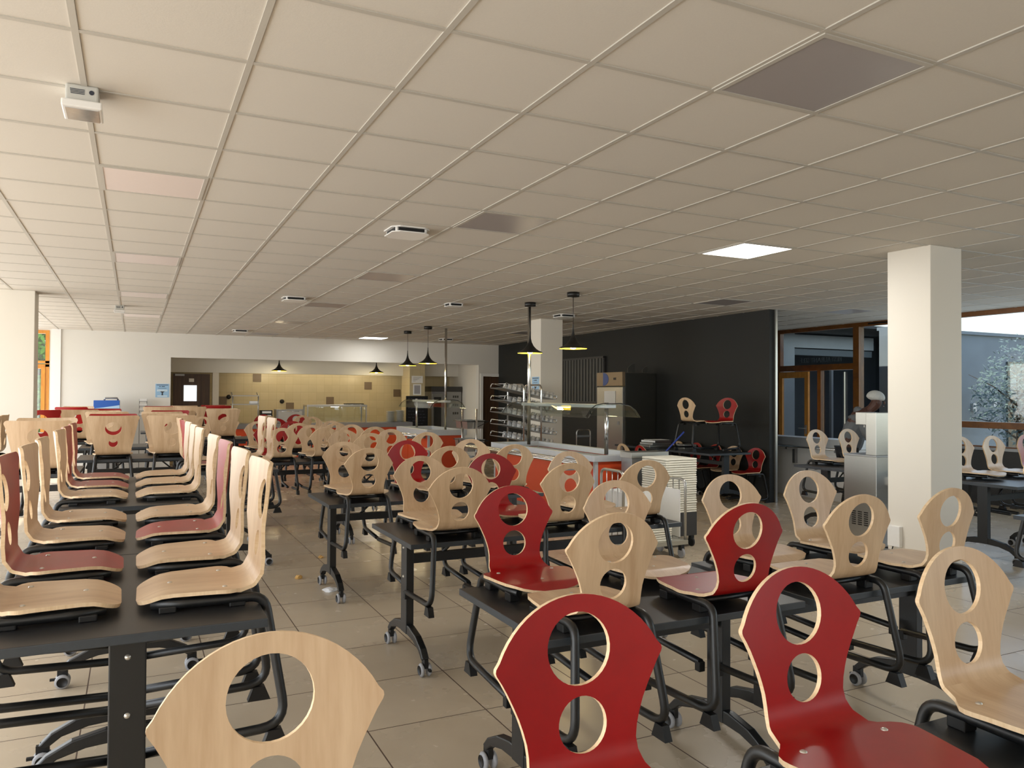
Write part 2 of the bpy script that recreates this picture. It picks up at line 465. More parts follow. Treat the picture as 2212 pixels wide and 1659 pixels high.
SH = {k: shell_meshes(k) for k in 'AB'}
PROTO = {}
def proto(kind, color, near):
    k = (kind, color, near)
    if k not in PROTO:
        t = chair_proto(kind, color, SH, near); PROTO[k] = [tree_of(t), False]
    return PROTO[k]
def chair(kind, color, x, y, z, rz, label, group, near=False):
    p = proto(kind, color, near)
    if not p[1]: o = p[0][0]; p[1] = True
    else: o = copy_tree(p[0])
    o.location = (x, y, z); o.rotation_euler = (0, 0, rz); o['label'] = label; o['group'] = group
    return o

# ------------------------------------------------------------------ tables  (axis along local x, top at z=h)
def table_proto(L, W, h, near):
    t = thing('folding_table', 'x', 'table')
    tb = MB()
    tb.box(-L/2, L/2, -W/2, W/2, h-.028, h)
    o = tb.build('table_top', [TOPM, TEDGE], t)
    for p in o.data.polygons: p.material_index = 0 if abs(p.normal.z) > .5 else 1
    if near:
        b = o.modifiers.new('bevel', 'BEVEL'); b.width = .003; b.segments = 2
    xe = L/2-.11
    for sg in (-1, 1):
        lg = MB(); x = sg*xe
        lg.box(x-.024, x+.024, -.05, .05, .16, h-.028)
        lg.box(x-.045, x+.045, -.09, .09, h-.036, h-.028)
        leg = lg.build('leg', BLK, t, .006 if near else 0)
        if near:
            for zz in (h-.09, h-.26):
                MB().lathe([(.0001, .006), (.006, .005), (.009, 0)], (0, 0, 0), 10, cap=False, axis='x').build('bolt', RIV, leg)
                bo = [c for c in bpy.data.objects if c.parent == leg][-1]; bo.location = (x+sg*.0245, 0, zz)
                if sg < 0: bo.rotation_euler = (0, 0, PI)
        top = [(-.335, .100), (-.29, .145), (-.2, .19), (-.08, .215), (.08, .215), (.2, .19), (.29, .145), (.335, .100)]
        bot = [(.305, .085), (.25, .125), (.15, .152), (.0, .162), (-.15, .152), (-.25, .125), (-.305, .085)]
        ft = MB().prism(top+bot, lambda u, v, hh: (x+hh, u, v), -.02, .02)
        foot = ft.build('foot', BLK, t, .006 if near else 0)
        for s2 in (-1, 1):
            c = MB(); yy = s2*.318
            c.cbox((x, yy, .074), (.022, .05, .05)); c.tube([(x, yy, .08), (x, yy, .11)], .011, 8)
            if near: c.cbox((x+.012, yy+s2*.045, .045), (.014, .03, .012))
            cs = c.build('caster', BLKP, foot)
            wm = MB()
            for s3 in (-1, 1):
                wm.lathe([(.006, -.010), (.030, -.010), (.0375, -.004), (.0375, .004), (.030, .010)], (x+s3*.021, yy, .0375), 16, 0, 'x')
                wm.lathe([(.0001, .0), (.024, .0), (.026, -.003)], (x+s3*.0325, yy, .0375), 16, 1, 'x', cap=False)
            wm.build('wheel', [GREYR, BLKP], cs, fix=False) if False else wm.build('wheel', [GREYR, BLKP], foot, fix=False)
    MB().box(-xe, xe, -.018, .018, h-.185, h-.13).build('beam', BLK, t)
    for sg in (-1, 1):
        MB().box(-xe+.05, xe-.05, sg*.2-.012, sg*.2+.012, h-.052, h-.028).build('top_rail', BLK, t)
        MB().tube([(sg*(xe-.22), 0, h-.14), (sg*(xe-.34), 0, h-.035)], .009, 6).build('brace', BLK, t)
    return t
TPROTO = {}
def table(L, W, h, x, y, rz, label, group, near=False):
    k = (round(L, 2), round(W, 2), h, near)
    if k not in TPROTO: TPROTO[k] = [tree_of(table_proto(L, W, h, near)), False]
    p = TPROTO[k]
    if not p[1]: o = p[0][0]; p[1] = True
    else: o = copy_tree(p[0])
    o.location = (x, y, 0); o.rotation_euler = (0, 0, rz); o['label'] = label; o['group'] = group
    return o

OFF = .187    # chair origin inside the table edge
HZ = {'A': (.75, .365), 'B': (.885, .44)}
NAMES = {'b': 'beige', 'r': 'red'}
def label_pos(i, n, left='leftmost', right='rightmost'):
    if n == 1: return ''
    if i == 0: return left
    if i == n-1: return right
    return ('second from left' if i == 1 else 'third from left') if left == 'leftmost' else ('second from the front', 'third from the front', 'fourth from the front', 'fifth from the front', 'sixth from the front')[i-1]
def rowX(kind, y0, tables, near_ch, far_ch, phrase, grp, close, back='round-topped'):
    """tables along x; y0 = near edge; chairs hung on the near and the far side.  phrase e.g. 'second row of the centre block'"""
    h, zo = HZ[kind]; W = .77
    for i, (a, b) in enumerate(tables):
        side = '' if len(tables) == 1 else (', left table' if i == 0 else ', right table')
        table(b-a, W, h, (a+b)/2, y0+W/2, 0, f'dark slate folding table on castors, {phrase}{side}', grp+' tables', close)
    for side, L, yy, rz in (('near', near_ch, y0+OFF, 0), ('far', far_ch, y0+W-OFF, PI)):
        n = len(L)
        for i, (x, c) in enumerate(L):
            p = label_pos(i, n); p = (', '+p) if p else ''
            chair(kind, NAMES[c], x, yy, zo, rz+random.uniform(-.03, .03), f'{NAMES[c]} {back} chair on {side} side of {phrase}{p}', grp+' chairs', close)
def rowY(kind, x0, tables, left_ch, right_ch, phrase, grp, close, back='flat-topped', W=.765, tl=None):
    """tables along y; x0 = left edge"""
    h, zo = HZ[kind]
    for i, (a, b) in enumerate(tables):
        side = '' if len(tables) == 1 else ', '+('nearest table', 'middle table', 'farthest table')[i]
        table(b-a, W, h, x0+W/2, (a+b)/2, PI/2, f'dark slate folding table on castors, {phrase}{side}', grp+' tables', close)
    for side, L, xx, rz in (('left', left_ch, x0+OFF, -PI/2), ('right', right_ch, x0+W-OFF, PI/2)):
        n = len(L)
        for i, (y, c) in enumerate(L):
            p = label_pos(i, n, 'nearest', 'farthest'); p = (', '+p) if p else ''
            chair(kind, NAMES[c], xx, y, zo, rz+random.uniform(-.02, .02), f'{NAMES[c]} {back} chair on {side} side of {phrase}{p}', grp+' chairs', close)

G = 'round-topped chairs and tables of the centre block'
cb = 'centre block'
rowX('A', .53, [(-.10, 1.10), (1.12, 2.32)], [], [(.206,'b'), (.795,'r'), (1.395,'r'), (1.98,'b')], 'the frontmost table row', cb, True)
rowX('A', 2.27, [(1.24, 2.42), (2.47, 3.67)], [(1.49,'b'), (2.085,'r'), (2.70,'b'), (3.26,'b')], [(1.50,'r'), (2.05,'b'), (2.74,'b'), (3.29,'b')], 'the second table row from front', cb, True)
rowX('A', 4.03, [(1.36, 3.20)], [(1.64,'b'), (2.33,'b'), (2.90,'b')], [(1.69,'b'), (2.20,'r'), (2.83,'b')], 'the third table row from front', cb, True)
rowX('A', 5.73, [(1.30, 3.10)], [(1.59,'b'), (2.24,'b'), (2.80,'b')], [(1.60,'b'), (2.17,'r'), (2.77,'b')], 'the fourth table row from front', cb, False)
rowX('A', 7.97, [(1.95, 3.15)], [(2.23,'b'), (2.86,'b')], [(2.15,'b'), (2.71,'b')], 'the fifth table row from front', cb, False)
rowX('A', 9.53, [(1.28, 3.05)], [(1.59,'b'), (2.10,'b'), (2.72,'b')], [(1.55,'r'), (2.10,'b'), (2.63,'b')], 'the sixth table row from front', cb, False)
rowX('A', 11.08, [(1.35, 3.05)], [(2.08,'b'), (2.60,'b')], [(1.63,'b'), (2.13,'r'), (2.72,'b')], 'the seventh table row from front', cb, False)
rowX('A', 13.35, [(1.85, 3.15)], [(2.13,'r')], [(2.89,'b')], 'the eighth table row from front', cb, False)
rowX('A', 13.90, [(.78, 1.72)], [], [(1.08,'b'), (1.52,'b')], 'the short table in front of bread shelf', cb, False)
rowX('A', 15.12, [(1.95, 3.2)], [(2.25,'b'), (2.90,'b')], [(2.3,'r'), (2.93,'r')], 'the ninth table row from front', cb, False)
lb = 'left block'
rowY('B', -.392, [(2.445, 3.652), (3.658, 4.87), (5.22, 7.04)],
     [(2.79,'b'), (3.33,'r'), (3.965,'b'), (4.56,'b'), (5.53,'b'), (6.10,'r'), (6.70,'r')],
     [(2.79,'b'), (3.35,'b'), (3.975,'r'), (4.55,'b'), (5.56,'b'), (6.16,'b'), (6.76,'b')], 'the long left table run', lb, True)
rowY('B', .42, [(7.25, 8.67)], [(7.56,'r'), (8.14,'b')], [(7.80,'b'), (8.42,'b')], 'the table past the long left run', lb, False)
rowX('B', 7.55, [(-1.62, -.42)], [(-.72,'b')], [(-.72,'b')], 'the table by the left pillar', lb, False, 'flat-topped')
rowX('B', 9.0, [(-.53, .70)], [(-.20,'b'), (.36,'b')], [(-.21,'r'), (.31,'b')], 'the crosswise tall table with left corner showing', lb, False, 'flat-topped')
rowX('B', 10.95, [(-.62, .75)], [(-.31,'b'), (.32,'b')], [(-.40,'b'), (.45,'r')], 'the crosswise tall table one behind', lb, False, 'flat-topped')
rowX('B', 12.4, [(-1.45, -.15)], [(-1.15,'r'), (-.69,'b')], [(-.42,'r')], 'the tall table before the blue dispenser', lb, False, 'flat-topped')
rowX('B', 12.4, [(.62, 1.74)], [(1.21,'b')], [(1.26,'b')], 'the tall table before the dark door', lb, False, 'flat-topped')
rowX('B', 14.95, [(-1.5, -.3)], [(-.95,'r')], [(-.9,'b')], 'the farthest tall table at left', lb, False, 'flat-topped')
rowX('B', 15.0, [(.1, 1.3)], [(.38,'b'), (.92,'b')], [(.40,'r')], 'the tall table before the poster', lb, False, 'flat-topped')
rowX('B', 16.45, [(.62, 1.85)], [(.88,'b'), (1.50,'r')], [(1.48,'r')], 'the tall table nearest the serving hatch', lb, False, 'flat-topped')
rowY('B', -2.02, [(8.75, 10.1)], [], [(9.18,'b'), (9.72,'b')], 'the table at the left picture edge', lb, False)
rb = 'right block'
rowX('A', 6.15, [(7.18, 8.38)], [(7.72,'b')], [(7.6,'b'), (8.15,'b')], 'the table behind the water cooler', rb, False)
rowX('A', 4.35, [(7.3, 8.5)], [], [(7.70,'b'), (8.21,'b')], 'the table behind the right pillar', rb, False)
rowX('A', 4.35, [(8.53, 9.73)], [], [(8.80,'r')], 'the table farthest right by window', rb, False)
rowX('A', 2.55, [(5.52, 6.72)], [], [(5.86,'b')], 'the table at the right picture edge', rb, False)
# the store-like corner by the charcoal wall: two tables, chairs pushed in, two chairs standing on the nearer table
for i, yc in enumerate((9.25, 10.47)):
    table(1.2, .77, .75, 7.745, yc, PI/2, 'dark folding table by the charcoal wall, '+('two chairs standing on it' if i == 0 else 'metal trays stacked on it'), 'tables by the charcoal wall', False)
gw = 'chairs by the charcoal wall'
chair('A', 'beige', 7.42+.23, 9.30, .75, -PI/2+.1, 'beige round-topped chair standing upright on table by charcoal wall', gw)
chair('A', 'red', 8.05-.23, 8.99, .75, PI/2+.25, 'red round-topped chair standing upright on table by charcoal wall', gw)
for y, c, l in ((8.80,'red','nearest of those between table and charcoal wall'), (9.27,'beige','behind the nearest red one at charcoal wall'), (9.74,'red','dark in shade below the red chair standing on table'), (10.21,'red','behind the legs of chairs standing on table'), (10.68,'beige','half hidden behind the metal trays')):
    chair('A', c, 8.17, y, 0, PI/2+random.uniform(-.12, .12), f'{c} round-topped chair on floor, {l}', gw)
for y, c, l in ((9.95,'red','left of table, just above the grey tray cart'), (10.45,'beige','left of table, in front of the tall fridge')):
    chair('A', c, 7.32, y, 0, -PI/2+random.uniform(-.12, .12), f'{c} round-topped chair on floor, {l}', gw)
# ------------------------------------------------------------------ room shell
XL, XR, YB, YF = -3.6, 11.34, 18.15, -3.2
struct(MB().box(XL-.4, 17.2, YF-.2, 20.6, -.12, 0), 'floor', FLOORM)
ceil = struct(MB().box(XL-.2, XR+.15, YF-.2, YB+.15, H, H+.12), 'ceiling', CEIL)
g = MB(); gx, gy = .392, .166
x = gx-.6*7
while x < XR:
    if x > XL: g.box(x-.012, x+.012, YF, YB, H-.005, H+.001)
    x += .6
y = gy-.6*6
while y < YB:
    if y > YF: g.box(XL, XR, y-.012, y+.012, H-.0045, H+.001)
    y += .6
g.build('ceiling_grid', CGRID, ceil)
# left wall: posts, parapet and lintel around tall openings (daylight side)
w = MB(); w.box(XL-.2, XL, YF, YB, 0, .45); w.box(XL-.2, XL, YF, YB, 2.72, H)
yy = YF
while yy < YB: w.box(XL-.2, XL, yy, min(yy+.35, YB), .45, 2.72); yy += 3.55
struct(w, 'wall_left', WHITEW)
struct(MB().box(XL-.2, XR+.2, YF-.15, YF, 0, H), 'wall_front', WHITEW)
# back wall with the hatch opening, the door on its right and the corner window on its left
w = MB(); t = .16
w.box(-3.8, -2.75, YB, YB+t, 0, H); w.box(-2.75, -1.56, YB, YB+t, 0, .55); w.box(-1.56, .69, YB, YB+t, 0, H); w.box(.69, 7.91, YB, YB+t, 2.352, H)
w.box(7.91, 8.03, YB, YB+t, 0, H); w.box(8.03, 9.0, YB, YB+t, 2.07, H); w.box(9.0, XR, YB, YB+t, 0, H)
w.box(-2.75, -1.56, YB, YB+t, 2.84, H)
struct(w, 'wall_back', WHITEW)
struct(MB().box(-1.52, -1.36, YB-.035, YB+.0, 0, H), 'trim_1', WHITE)
f = MB()
for x0, x1, z0, z1 in ((-2.75,-1.56,2.77,2.84), (-2.75,-1.56,2.10,2.15), (-2.75,-1.56,2.17,2.22), (-2.75,-1.56,.55,.62), (-1.63,-1.56,.62,2.77), (-2.75,-2.68,.62,2.77)):
    f.box(x0, x1, YB-.01, YB+.07, z0, z1)
wn = struct(f, 'window_1', YEL)
f = MB()
for x0, x1, z0, z1 in ((-2.68,-1.63,2.06,2.10), (-2.68,-1.63,.62,.68), (-1.70,-1.63,.68,2.06), (-2.68,-2.62,.68,2.06)): f.box(x0, x1, YB-.03, YB+.05, z0, z1)
f.build('window_sash', YEL, wn)
MB().box(-2.68, -1.63, YB+.03, YB+.036, .62, 2.77).build('pane', GLASS, wn)
# charcoal partition with aluminium end, white frame on the far side
struct(MB().box(8.47, 8.56, 8.63, YB, 0, H), 'wall_right', DARKW)
struct(MB().box(8.56, 8.60, 8.60, 8.72, 0, H), 'trim_2', STEEL)
struct(MB().box(8.60, 9.3, 11.35, 11.5, 0, H).box(9.3, XR, 11.35, 11.5, 0, H), 'wall_entry', mat('bluish_wall', (120,128,136), .7))
# pillars
for i, (x0, x1, y0, y1, l) in enumerate(((6.07,6.48,4.33,4.75,0), (6.145,6.57,11.49,11.92,0), (-1.60,-1.155,11.5,11.92,0))):
    p = struct(MB().box(x0, x1, y0, y1, 0, H), 'pillar', PILM, bevel=.006)
struct(MB().box(6.57, 6.62, 11.62, 11.92, 0, H), 'trim_3', STEEL2)
# ------------------------------------------------------------------ kitchen recess behind the hatch
struct(MB().box(.5, 9.2, 20.2, 20.35, 0, 2.5), 'wall_kitchen', WALLT)
struct(MB().box(.53, .69, YB+t, 20.2, 0, 2.5).box(7.91, 8.02, YB+t, 20.2, 0, 2.5), 'wall_recess', PILM)
struct(MB().box(.5, 9.2, YB+t, 20.35, 2.5, 2.6), 'ceiling_recess', WHITEW)
struct(MB().box(.69, 7.91, 19.55, 19.7, 2.075, 2.5), 'beam', WHITEW)
struct(MB().box(6.35, 6.76, 19.0, 19.66, 0, 2.5), 'pillar', WALLT)
struct(MB().box(1.66, 1.80, 19.6, 19.75, 0, 2.08), 'trim_4', PILM)
bt = MB()
for px, pz in ((2.75,1.98), (1.94,1.41), (4.58,1.41), (3.56,1.26), (5.59,1.81), (6.39,1.62)):
    bt.box(px-.1, px+.1, 20.19, 20.2, pz-.1, pz+.1)
tag(bt.build('accent_tile', BROWNT), kind='structure')
for px, pz in ((2.085,1.50), (3.36,1.39)):
    o = MB().lathe([(.055, 0), (.055, .03), (.03, .045)], (0,0,0), 20, axis='y').build('round_socket', BLKP); o.location = (px, 20.2, pz); o.rotation_euler = (0, 0, PI)
    tag(o, 'black round socket on tiled kitchen wall, '+('left of the shelf unit' if px < 3 else 'above the patterned steel warmer'), 'socket', 'round sockets on the kitchen wall')
# doors
d = MB().box(.80, 1.60, 19.62, 19.66, 0, 2.04); d = struct(d, 'door_1', WOODD)
MB().box(1.03, 1.31, 19.60, 19.62, 1.40, 1.77).build('pane', mat('bright_pane', (240,246,248), .3, emit=(235,245,250), estr=.9), d)
MB().box(.84, 1.04, 19.58, 19.62, 1.99, 2.03).build('door_closer', STEEL2, d)
MB().box(1.14, 1.25, 19.612, 19.62, 1.85, 1.93).build('notice', PAPER, d)
d = struct(MB().box(8.03, 9.0, YB+.03, YB+.07, 0, 2.06), 'door_2', WOODD)
MB().box(8.33, 8.63, YB+.02, YB+.03, 1.42, 1.82).box(8.36,8.60,YB+.015,YB+.02,1.45,1.79, mi=1).build('pane', [WOODD, DARKIN], d)
struct(MB().box(7.96, 8.03, YB-.02, YB, 0, 2.13).box(8.03, 9.0, YB-.02, YB, 2.06, 2.13).box(9.0, 9.07, YB-.02, YB, 0, 2.13), 'trim_5', WHITE)
struct(MB().tube([(9.5, YB-.06, 0), (9.5, YB-.06, H)], .04, 10).box(9.38, 9.42, YB-.05, YB, 0, H), 'trim_6', WHITE)
# ------------------------------------------------------------------ right-hand glazed wall
f = MB(); fx0, fx1 = XR, XR+.09
f.box(fx0, fx1, -3, 11.35, 2.80, H); f.box(fx0, fx1, 11.27, 11.35, 0, 2.80); f.box(fx0-.02, fx1+.02, 9.43, 9.55, 0, 2.80); f.box(fx0, fx1, 5.3, 5.4, .85, 2.8)
f.box(fx0, fx1, 9.55, 11.27, 2.06, 2.17); f.box(fx0, fx1, 10.28, 10.36, 0, 2.06); f.box(fx0-.01, fx1, -3, 9.43, 1.12, 1.215)
f.box(fx0, fx1, -3, 9.43, .82, .86)
w2 = struct(f, 'window_2', BRN)
MB().box(XR+.03, XR+.036, 9.55, 11.27, 2.17, 2.80).build('pane', GLASSD, w2)
MB().box(XR+.03, XR+.036, -3, 9.43, .86, 2.80).build('pane', GLASSD, w2)
MB().box(XR+.03, XR+.036, 9.55, 10.28, .0, 2.06).build('pane', GLASSD, w2)
MB().box(XR-.005, XR+.02, 9.75, 9.775, .1, 2.02).build('pull_bar', STEEL, w2)
MB().box(XR-.03, XR, 10.7, 11.25, 2.0, 2.05).build('door_closer', BLKP, w2)
for yv in (8.8, 6.2): MB().box(XR-.01, XR, yv-.45, yv+.45, 2.825, 2.85).build('vent_slot', BLKP, w2)
struct(MB().box(XR-.02, XR+.14, -3.2, 9.43, 0, .82), 'wall_parapet', DARKP)
struct(MB().box(XR-.05, XR+.0, -3.2, 9.43, .80, .84), 'trim_7', STEEL2)
tx = bpy.data.curves.new('glass_lettering', 'FONT'); tx.body = 'RESTAURANT SELF'; tx.size = .125; tx.align_x = 'CENTER'; tx.extrude = .001
to = bpy.data.objects.new('glass_lettering_tmp', tx); C.objects.link(to)
bpy.context.view_layer.update()
me = bpy.data.meshes.new_from_object(to); bpy.data.objects.remove(to)
lt = bpy.data.objects.new('glass_lettering', me); C.objects.link(lt); me.materials.append(mat('frosted_letters', (120,124,122), .6))
lt.rotation_euler = Matrix(((0,0,1),(1,0,0),(0,1,0))).to_euler(); lt.location = (XR+.038, 10.32, 2.215); lt.scale = (.92, 1, 1)
lt.parent = w2
# the open leaf of the entrance door
dl = MB(); W_, Hh = .86, 2.03
for a in ((0,.10,0,Hh), (W_-.10,W_,0,Hh), (.10,W_-.10,Hh-.11,Hh), (.10,W_-.10,0,.14)): dl.box(a[0], a[1], -.02, .02, a[2], a[3])
do = struct(dl, 'door_3', YEL); do.location = (XR-.03, 11.25, .01); do.rotation_euler = (0, 0, -PI/2-.16)  # light on the leaf put in as yellow, unlike the brown frame
MB().box(.10, W_-.10, -.004, .004, .14, Hh-.11).build('pane', GLASSD, do)
MB().tube(fillet([(W_-.05,-.02,.98),(W_-.05,-.07,.98),(W_-.20,-.07,.98)], .015), .011, 8).box(W_-.07,W_-.03,-.03,-.02,.88,1.04).build('door_handle', STEEL, do)
# low serving wall with steel shelf, between the partition end and the entrance
t = thing('tray_return_counter', 'white low counter with steel top and bracketed rail near entrance', 'counter', (0,0,0))
MB().box(9.5, 9.75, 7.92, 10.6, 0, .80).build('body', WHITE, t)
MB().box(9.46, 9.80, 7.90, 10.62, .80, .93).build('counter_top', STEEL_LIT, t, .004)
r_ = MB()
r_.tube([(9.30, 8.0, .79), (9.30, 9.5, .79)], .014, 8).tube([(9.38, 8.0, .79), (9.38, 9.5, .79)], .014, 8)
r_.build('tray_rail', CHROME, t)
for yb in (9.1, 8.15): MB().box(9.28, 9.5, yb-.02, yb+.02, .745, .775).box(9.44, 9.5, yb-.025, yb+.025, .52, .775).build('bracket', STEEL2, t)
# window frame strip standing on that counter (steel corner posts)
struct(MB().box(9.52, 9.56, 9.62, 9.66, .93, 2.0), 'trim_8', WHITE)
# ------------------------------------------------------------------ outside
struct(MB().box(XL-14, XL-.25, -12, 40, -.15, -.02).box(XL-14, 30, 20.7, 44, -.15, -.02), 'ground', GRASS)
struct(MB().box(12.3, 21, 9.6, 9.8, 0, 2.80).box(12.3, 21, 9.55, 9.85, 2.80, 2.86), 'courtyard_wall', CONC)
struct(MB().box(15.75, 16.5, 9.56, 9.6, 0, 2.3), 'trim_11', mat('dark_glazing', (46,56,58), .15))
struct(MB().box(XR+.12, XR+1.1, -4, 9.5, 2.93, 3.2), 'canopy', ROOF)
hall = MB(); hall.box(XR+.1, 18, 13.6, 13.7, 0, 2.98); hall.box(18, 18.1, 11, 13.7, 0, 2.98); hall.box(XR+.1, 18, 11, 13.7, 2.98, 3.04)
struct(hall, 'hall_shell', DARKIN)
struct(MB().box(13.0, 15.5, 12.5, 12.7, 2.66, 2.95).box(12.15, 13.0, 12.5, 12.7, 0, 2.98), 'hall_beam', CONC)
struct(MB().box(13.0, 15.5, 12.55, 12.7, 2.50, 2.64), 'trim_9', mat('grey_fascia', (84,92,96), .6))
struct(MB().box(13.9, 13.96, 12.3, 12.36, 0, 2.2), 'trim_10', mat('grey_post', (110,112,114), .5))
def leaves(n, c, r, size, f=None):
    mb = MB()
    for i in range(n):
        while True:
            p = Vector((random.uniform(-1,1), random.uniform(-1,1), random.uniform(-1,1)))
            if p.length < 1 and (f is None or f(p)): break
        q = Vector(c)+Vector((p.x*r[0], p.y*r[1], p.z*r[2]))
        d = Vector((random.gauss(0,1), random.gauss(0,1), random.gauss(0,1))).normalized(); e = d.orthogonal().normalized()
        s = size*random.uniform(.6, 1.3)
        mb.add([q-d*s, q+e*s*.4, q+d*s, q-e*s*.4], [(0,1,2,3)])
    return mb
t = thing('olive_tree', 'silvery leafed small tree in the courtyard behind right window', 'tree', (14.3, 8.5, 0))
lv = leaves(2600, (0,0,1.75), (.85,.9,1.05), .045, lambda p: random.random() < 1.1-abs(p.z)*.7 and (p.x*p.x+p.y*p.y) < (.85-.65*max(0,p.z))**2+.02)
lv.build('foliage', LEAFS, t, fix=False)
tr = MB().tube([(0,0,0), (.03,.02,.6), (0,0,1.2), (-.04,0,1.9)], [.05,.042,.03,.01], 8)
for k in range(9):
    a = k*2.4; tr.tube([(0,0,.7+.12*k), (.35*math.cos(a), .4*math.sin(a), 1.0+.13*k), (.6*math.cos(a), .85*math.sin(a), 1.05+.16*k)], [.02,.012,.004], 6)
tr.build('trunk', BARK, t)
for i, (bx, by, bz, l) in enumerate(((-2.3, 23.6, 1.9, 'bright green tree outside, upper part behind the left corner window'), (-2.3, 21.9, .1, 'dark green hedge outside behind the left corner window'))):
    t = thing('garden_tree' if i == 0 else 'hedge', l, 'tree' if i == 0 else 'hedge', (bx, by, 0))
    leaves(3600, (0,0,bz+.9), (1.6, .65, 1.5 if i == 0 else .9), .12).build('foliage', LEAFG, t, fix=False)
    MB().tube([(0,0,0), (0,0,bz+.9)], [.12,.06], 8).build('trunk', BARK, t)
# sockets seen on the courtyard wall
for xv, zv in ((14.7, 1.385), (15.34, 1.46)):
    tag(MB().box(xv-.05, xv+.05, 9.56, 9.6, zv-.08, zv+.08).build('wall_light', WHITE), 'small white fitting on the concrete courtyard wall, '+('left' if xv < 15 else 'right')+' one of two', 'light')
# ------------------------------------------------------------------ ceiling fittings
GXC = lambda i: gx+.6*i+.3
def panel(x, y, on, label, bright=False):
    t = thing('ceiling_light', label, 'light', (x, y, H), 0, 'square ceiling panels')
    a, b = .294, .272
    fr = MB()
    for q in ((-a,a,-a,-b), (-a,a,b,a), (-a,-b,-b,b), (b,a,-b,b)): fr.box(*q, -.009, .0)
    fr.build('frame', CGRID, t); MB().box(-b, b, -b, b, -.006, 0).build('diffuser', PANELON if on else (PANELOFF_REFL if bright else PANELOFF), t)
cells = []
xs = [gx-.6+.3, gx+.6*3+.3, gx+.6*7+.3, gx+.6*11+.3, gx+.6*15+.3]     # .092 2.492 4.892 7.292 9.692
rows = [gy+.6*k+.3 for k in (3, 8, 13, 18, 23, 28)]                   # 2.27 5.27 8.27 11.27 14.27 17.27
cn = ['the far-left', 'the left-centre', 'the centre', 'the right-centre', 'the far-right']
rn = ['nearest', 'second nearest', 'third nearest', 'fourth nearest', 'fifth nearest', 'farthest']
vis = {(1,0),(0,1),(1,1),(2,1),(0,2),(1,2),(3,2),(4,2),(0,3),(1,3),(3,3),(0,4),(1,4),(3,4),(1,5),(2,5),(3,5)}
for i, j in sorted(vis):
    on = (i, j) in ((2,1), (2,5))
    seen = [q for q in vis if q[0] == i]; k = sorted(q[1] for q in seen).index(j)
    if on: l = 'lit white square ceiling panel, '+('large and glaring at right of centre' if j == 1 else 'small, far away above the serving hatch')
    else: l = f'unlit square ceiling panel, {rn[k]} one in {cn[i]} line of panels'
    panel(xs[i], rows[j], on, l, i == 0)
def emergency(x, y, label):
    t = thing('emergency_light', label, 'light', (x, y, H), 0, 'emergency lights on the ceiling')
    b = MB().box(-.062, .062, -.08, .08, -.07, 0); b.build('housing', mat('housing_grey', (196,196,190), .5) if 'housing_grey' not in MATS else MATS['housing_grey'], t, .008)
    fr = MB().box(-.076, .076, -.098, .098, -.102, -.07); fr.build('bezel', WHITE, t, .006)
    MB().box(-.062, .062, -.08, .08, -.105, -.101).build('lens', mat('reflector', (220,222,224), .12, .9, noise=.3, nscale=30) if 'reflector' not in MATS else MATS['reflector'], t)
    lb_ = MB()
    for k in range(4): lb_.box(-.045+.001*k, .01, -.0815, -.08, -.024-.006*k, -.021-.006*k)
    lb_.lathe([(.0001,0), (.010,0)], (.036, -.0815, -.03), 14, 0, 'y', cap=False)
    lb_.build('rating_label', INK, t)
emergency(-.215, 3.80, 'white boxy emergency light on the ceiling bar at upper left')
emergency(-.215, 12.83, 'small distant white emergency light on the ceiling at left')
for k, (x, y, l) in enumerate(((1.92, 5.85, 'nearest white ceiling air vent, left of the brownish panel'), (1.92, 10.65, 'second white ceiling air vent, behind the nearest one'), (1.92, 16.55, 'farthest left white ceiling air vent near the back wall'), (4.07, 10.24, 'small white ceiling vent left of the pole with two lamps'), (6.2, 10.8, 'white ceiling air vent above the middle pillar'), (6.45, 16.7, 'distant white ceiling vent behind the two left hanging lamps'))):
    t = thing('ceiling_vent', l, 'vent', (x, y, H), 0, 'white vents on the ceiling')
    s = .78 if k == 3 else 1
    def rr(a): return [(a*s, -.10*s), (.10*s, -a*s), (-.10*s, -a*s), (-a*s, -.10*s), (-a*s, .10*s), (-.10*s, a*s), (.10*s, a*s), (a*s, .10*s)]
    MB().prism(rr(.155), lambda u, v, h: (u, v, h), -.008, 0).build('base_plate', WHITE, t)
    MB().prism(rr(.13), lambda u, v, h: (u, v, h), -.030, -.008).build('duct', BLKP, t)
    MB().prism(rr(.15), lambda u, v, h: (u, v, h), -.046, -.038).build('cover_plate', WHITE, t)
    for sx in (-1, 1):
        for sy in (-1, 1): MB().lathe([(.013, -.040), (.013, -.006)], (sx*.115*s, sy*.115*s, 0), 10).build('spacer', WHITE, t)
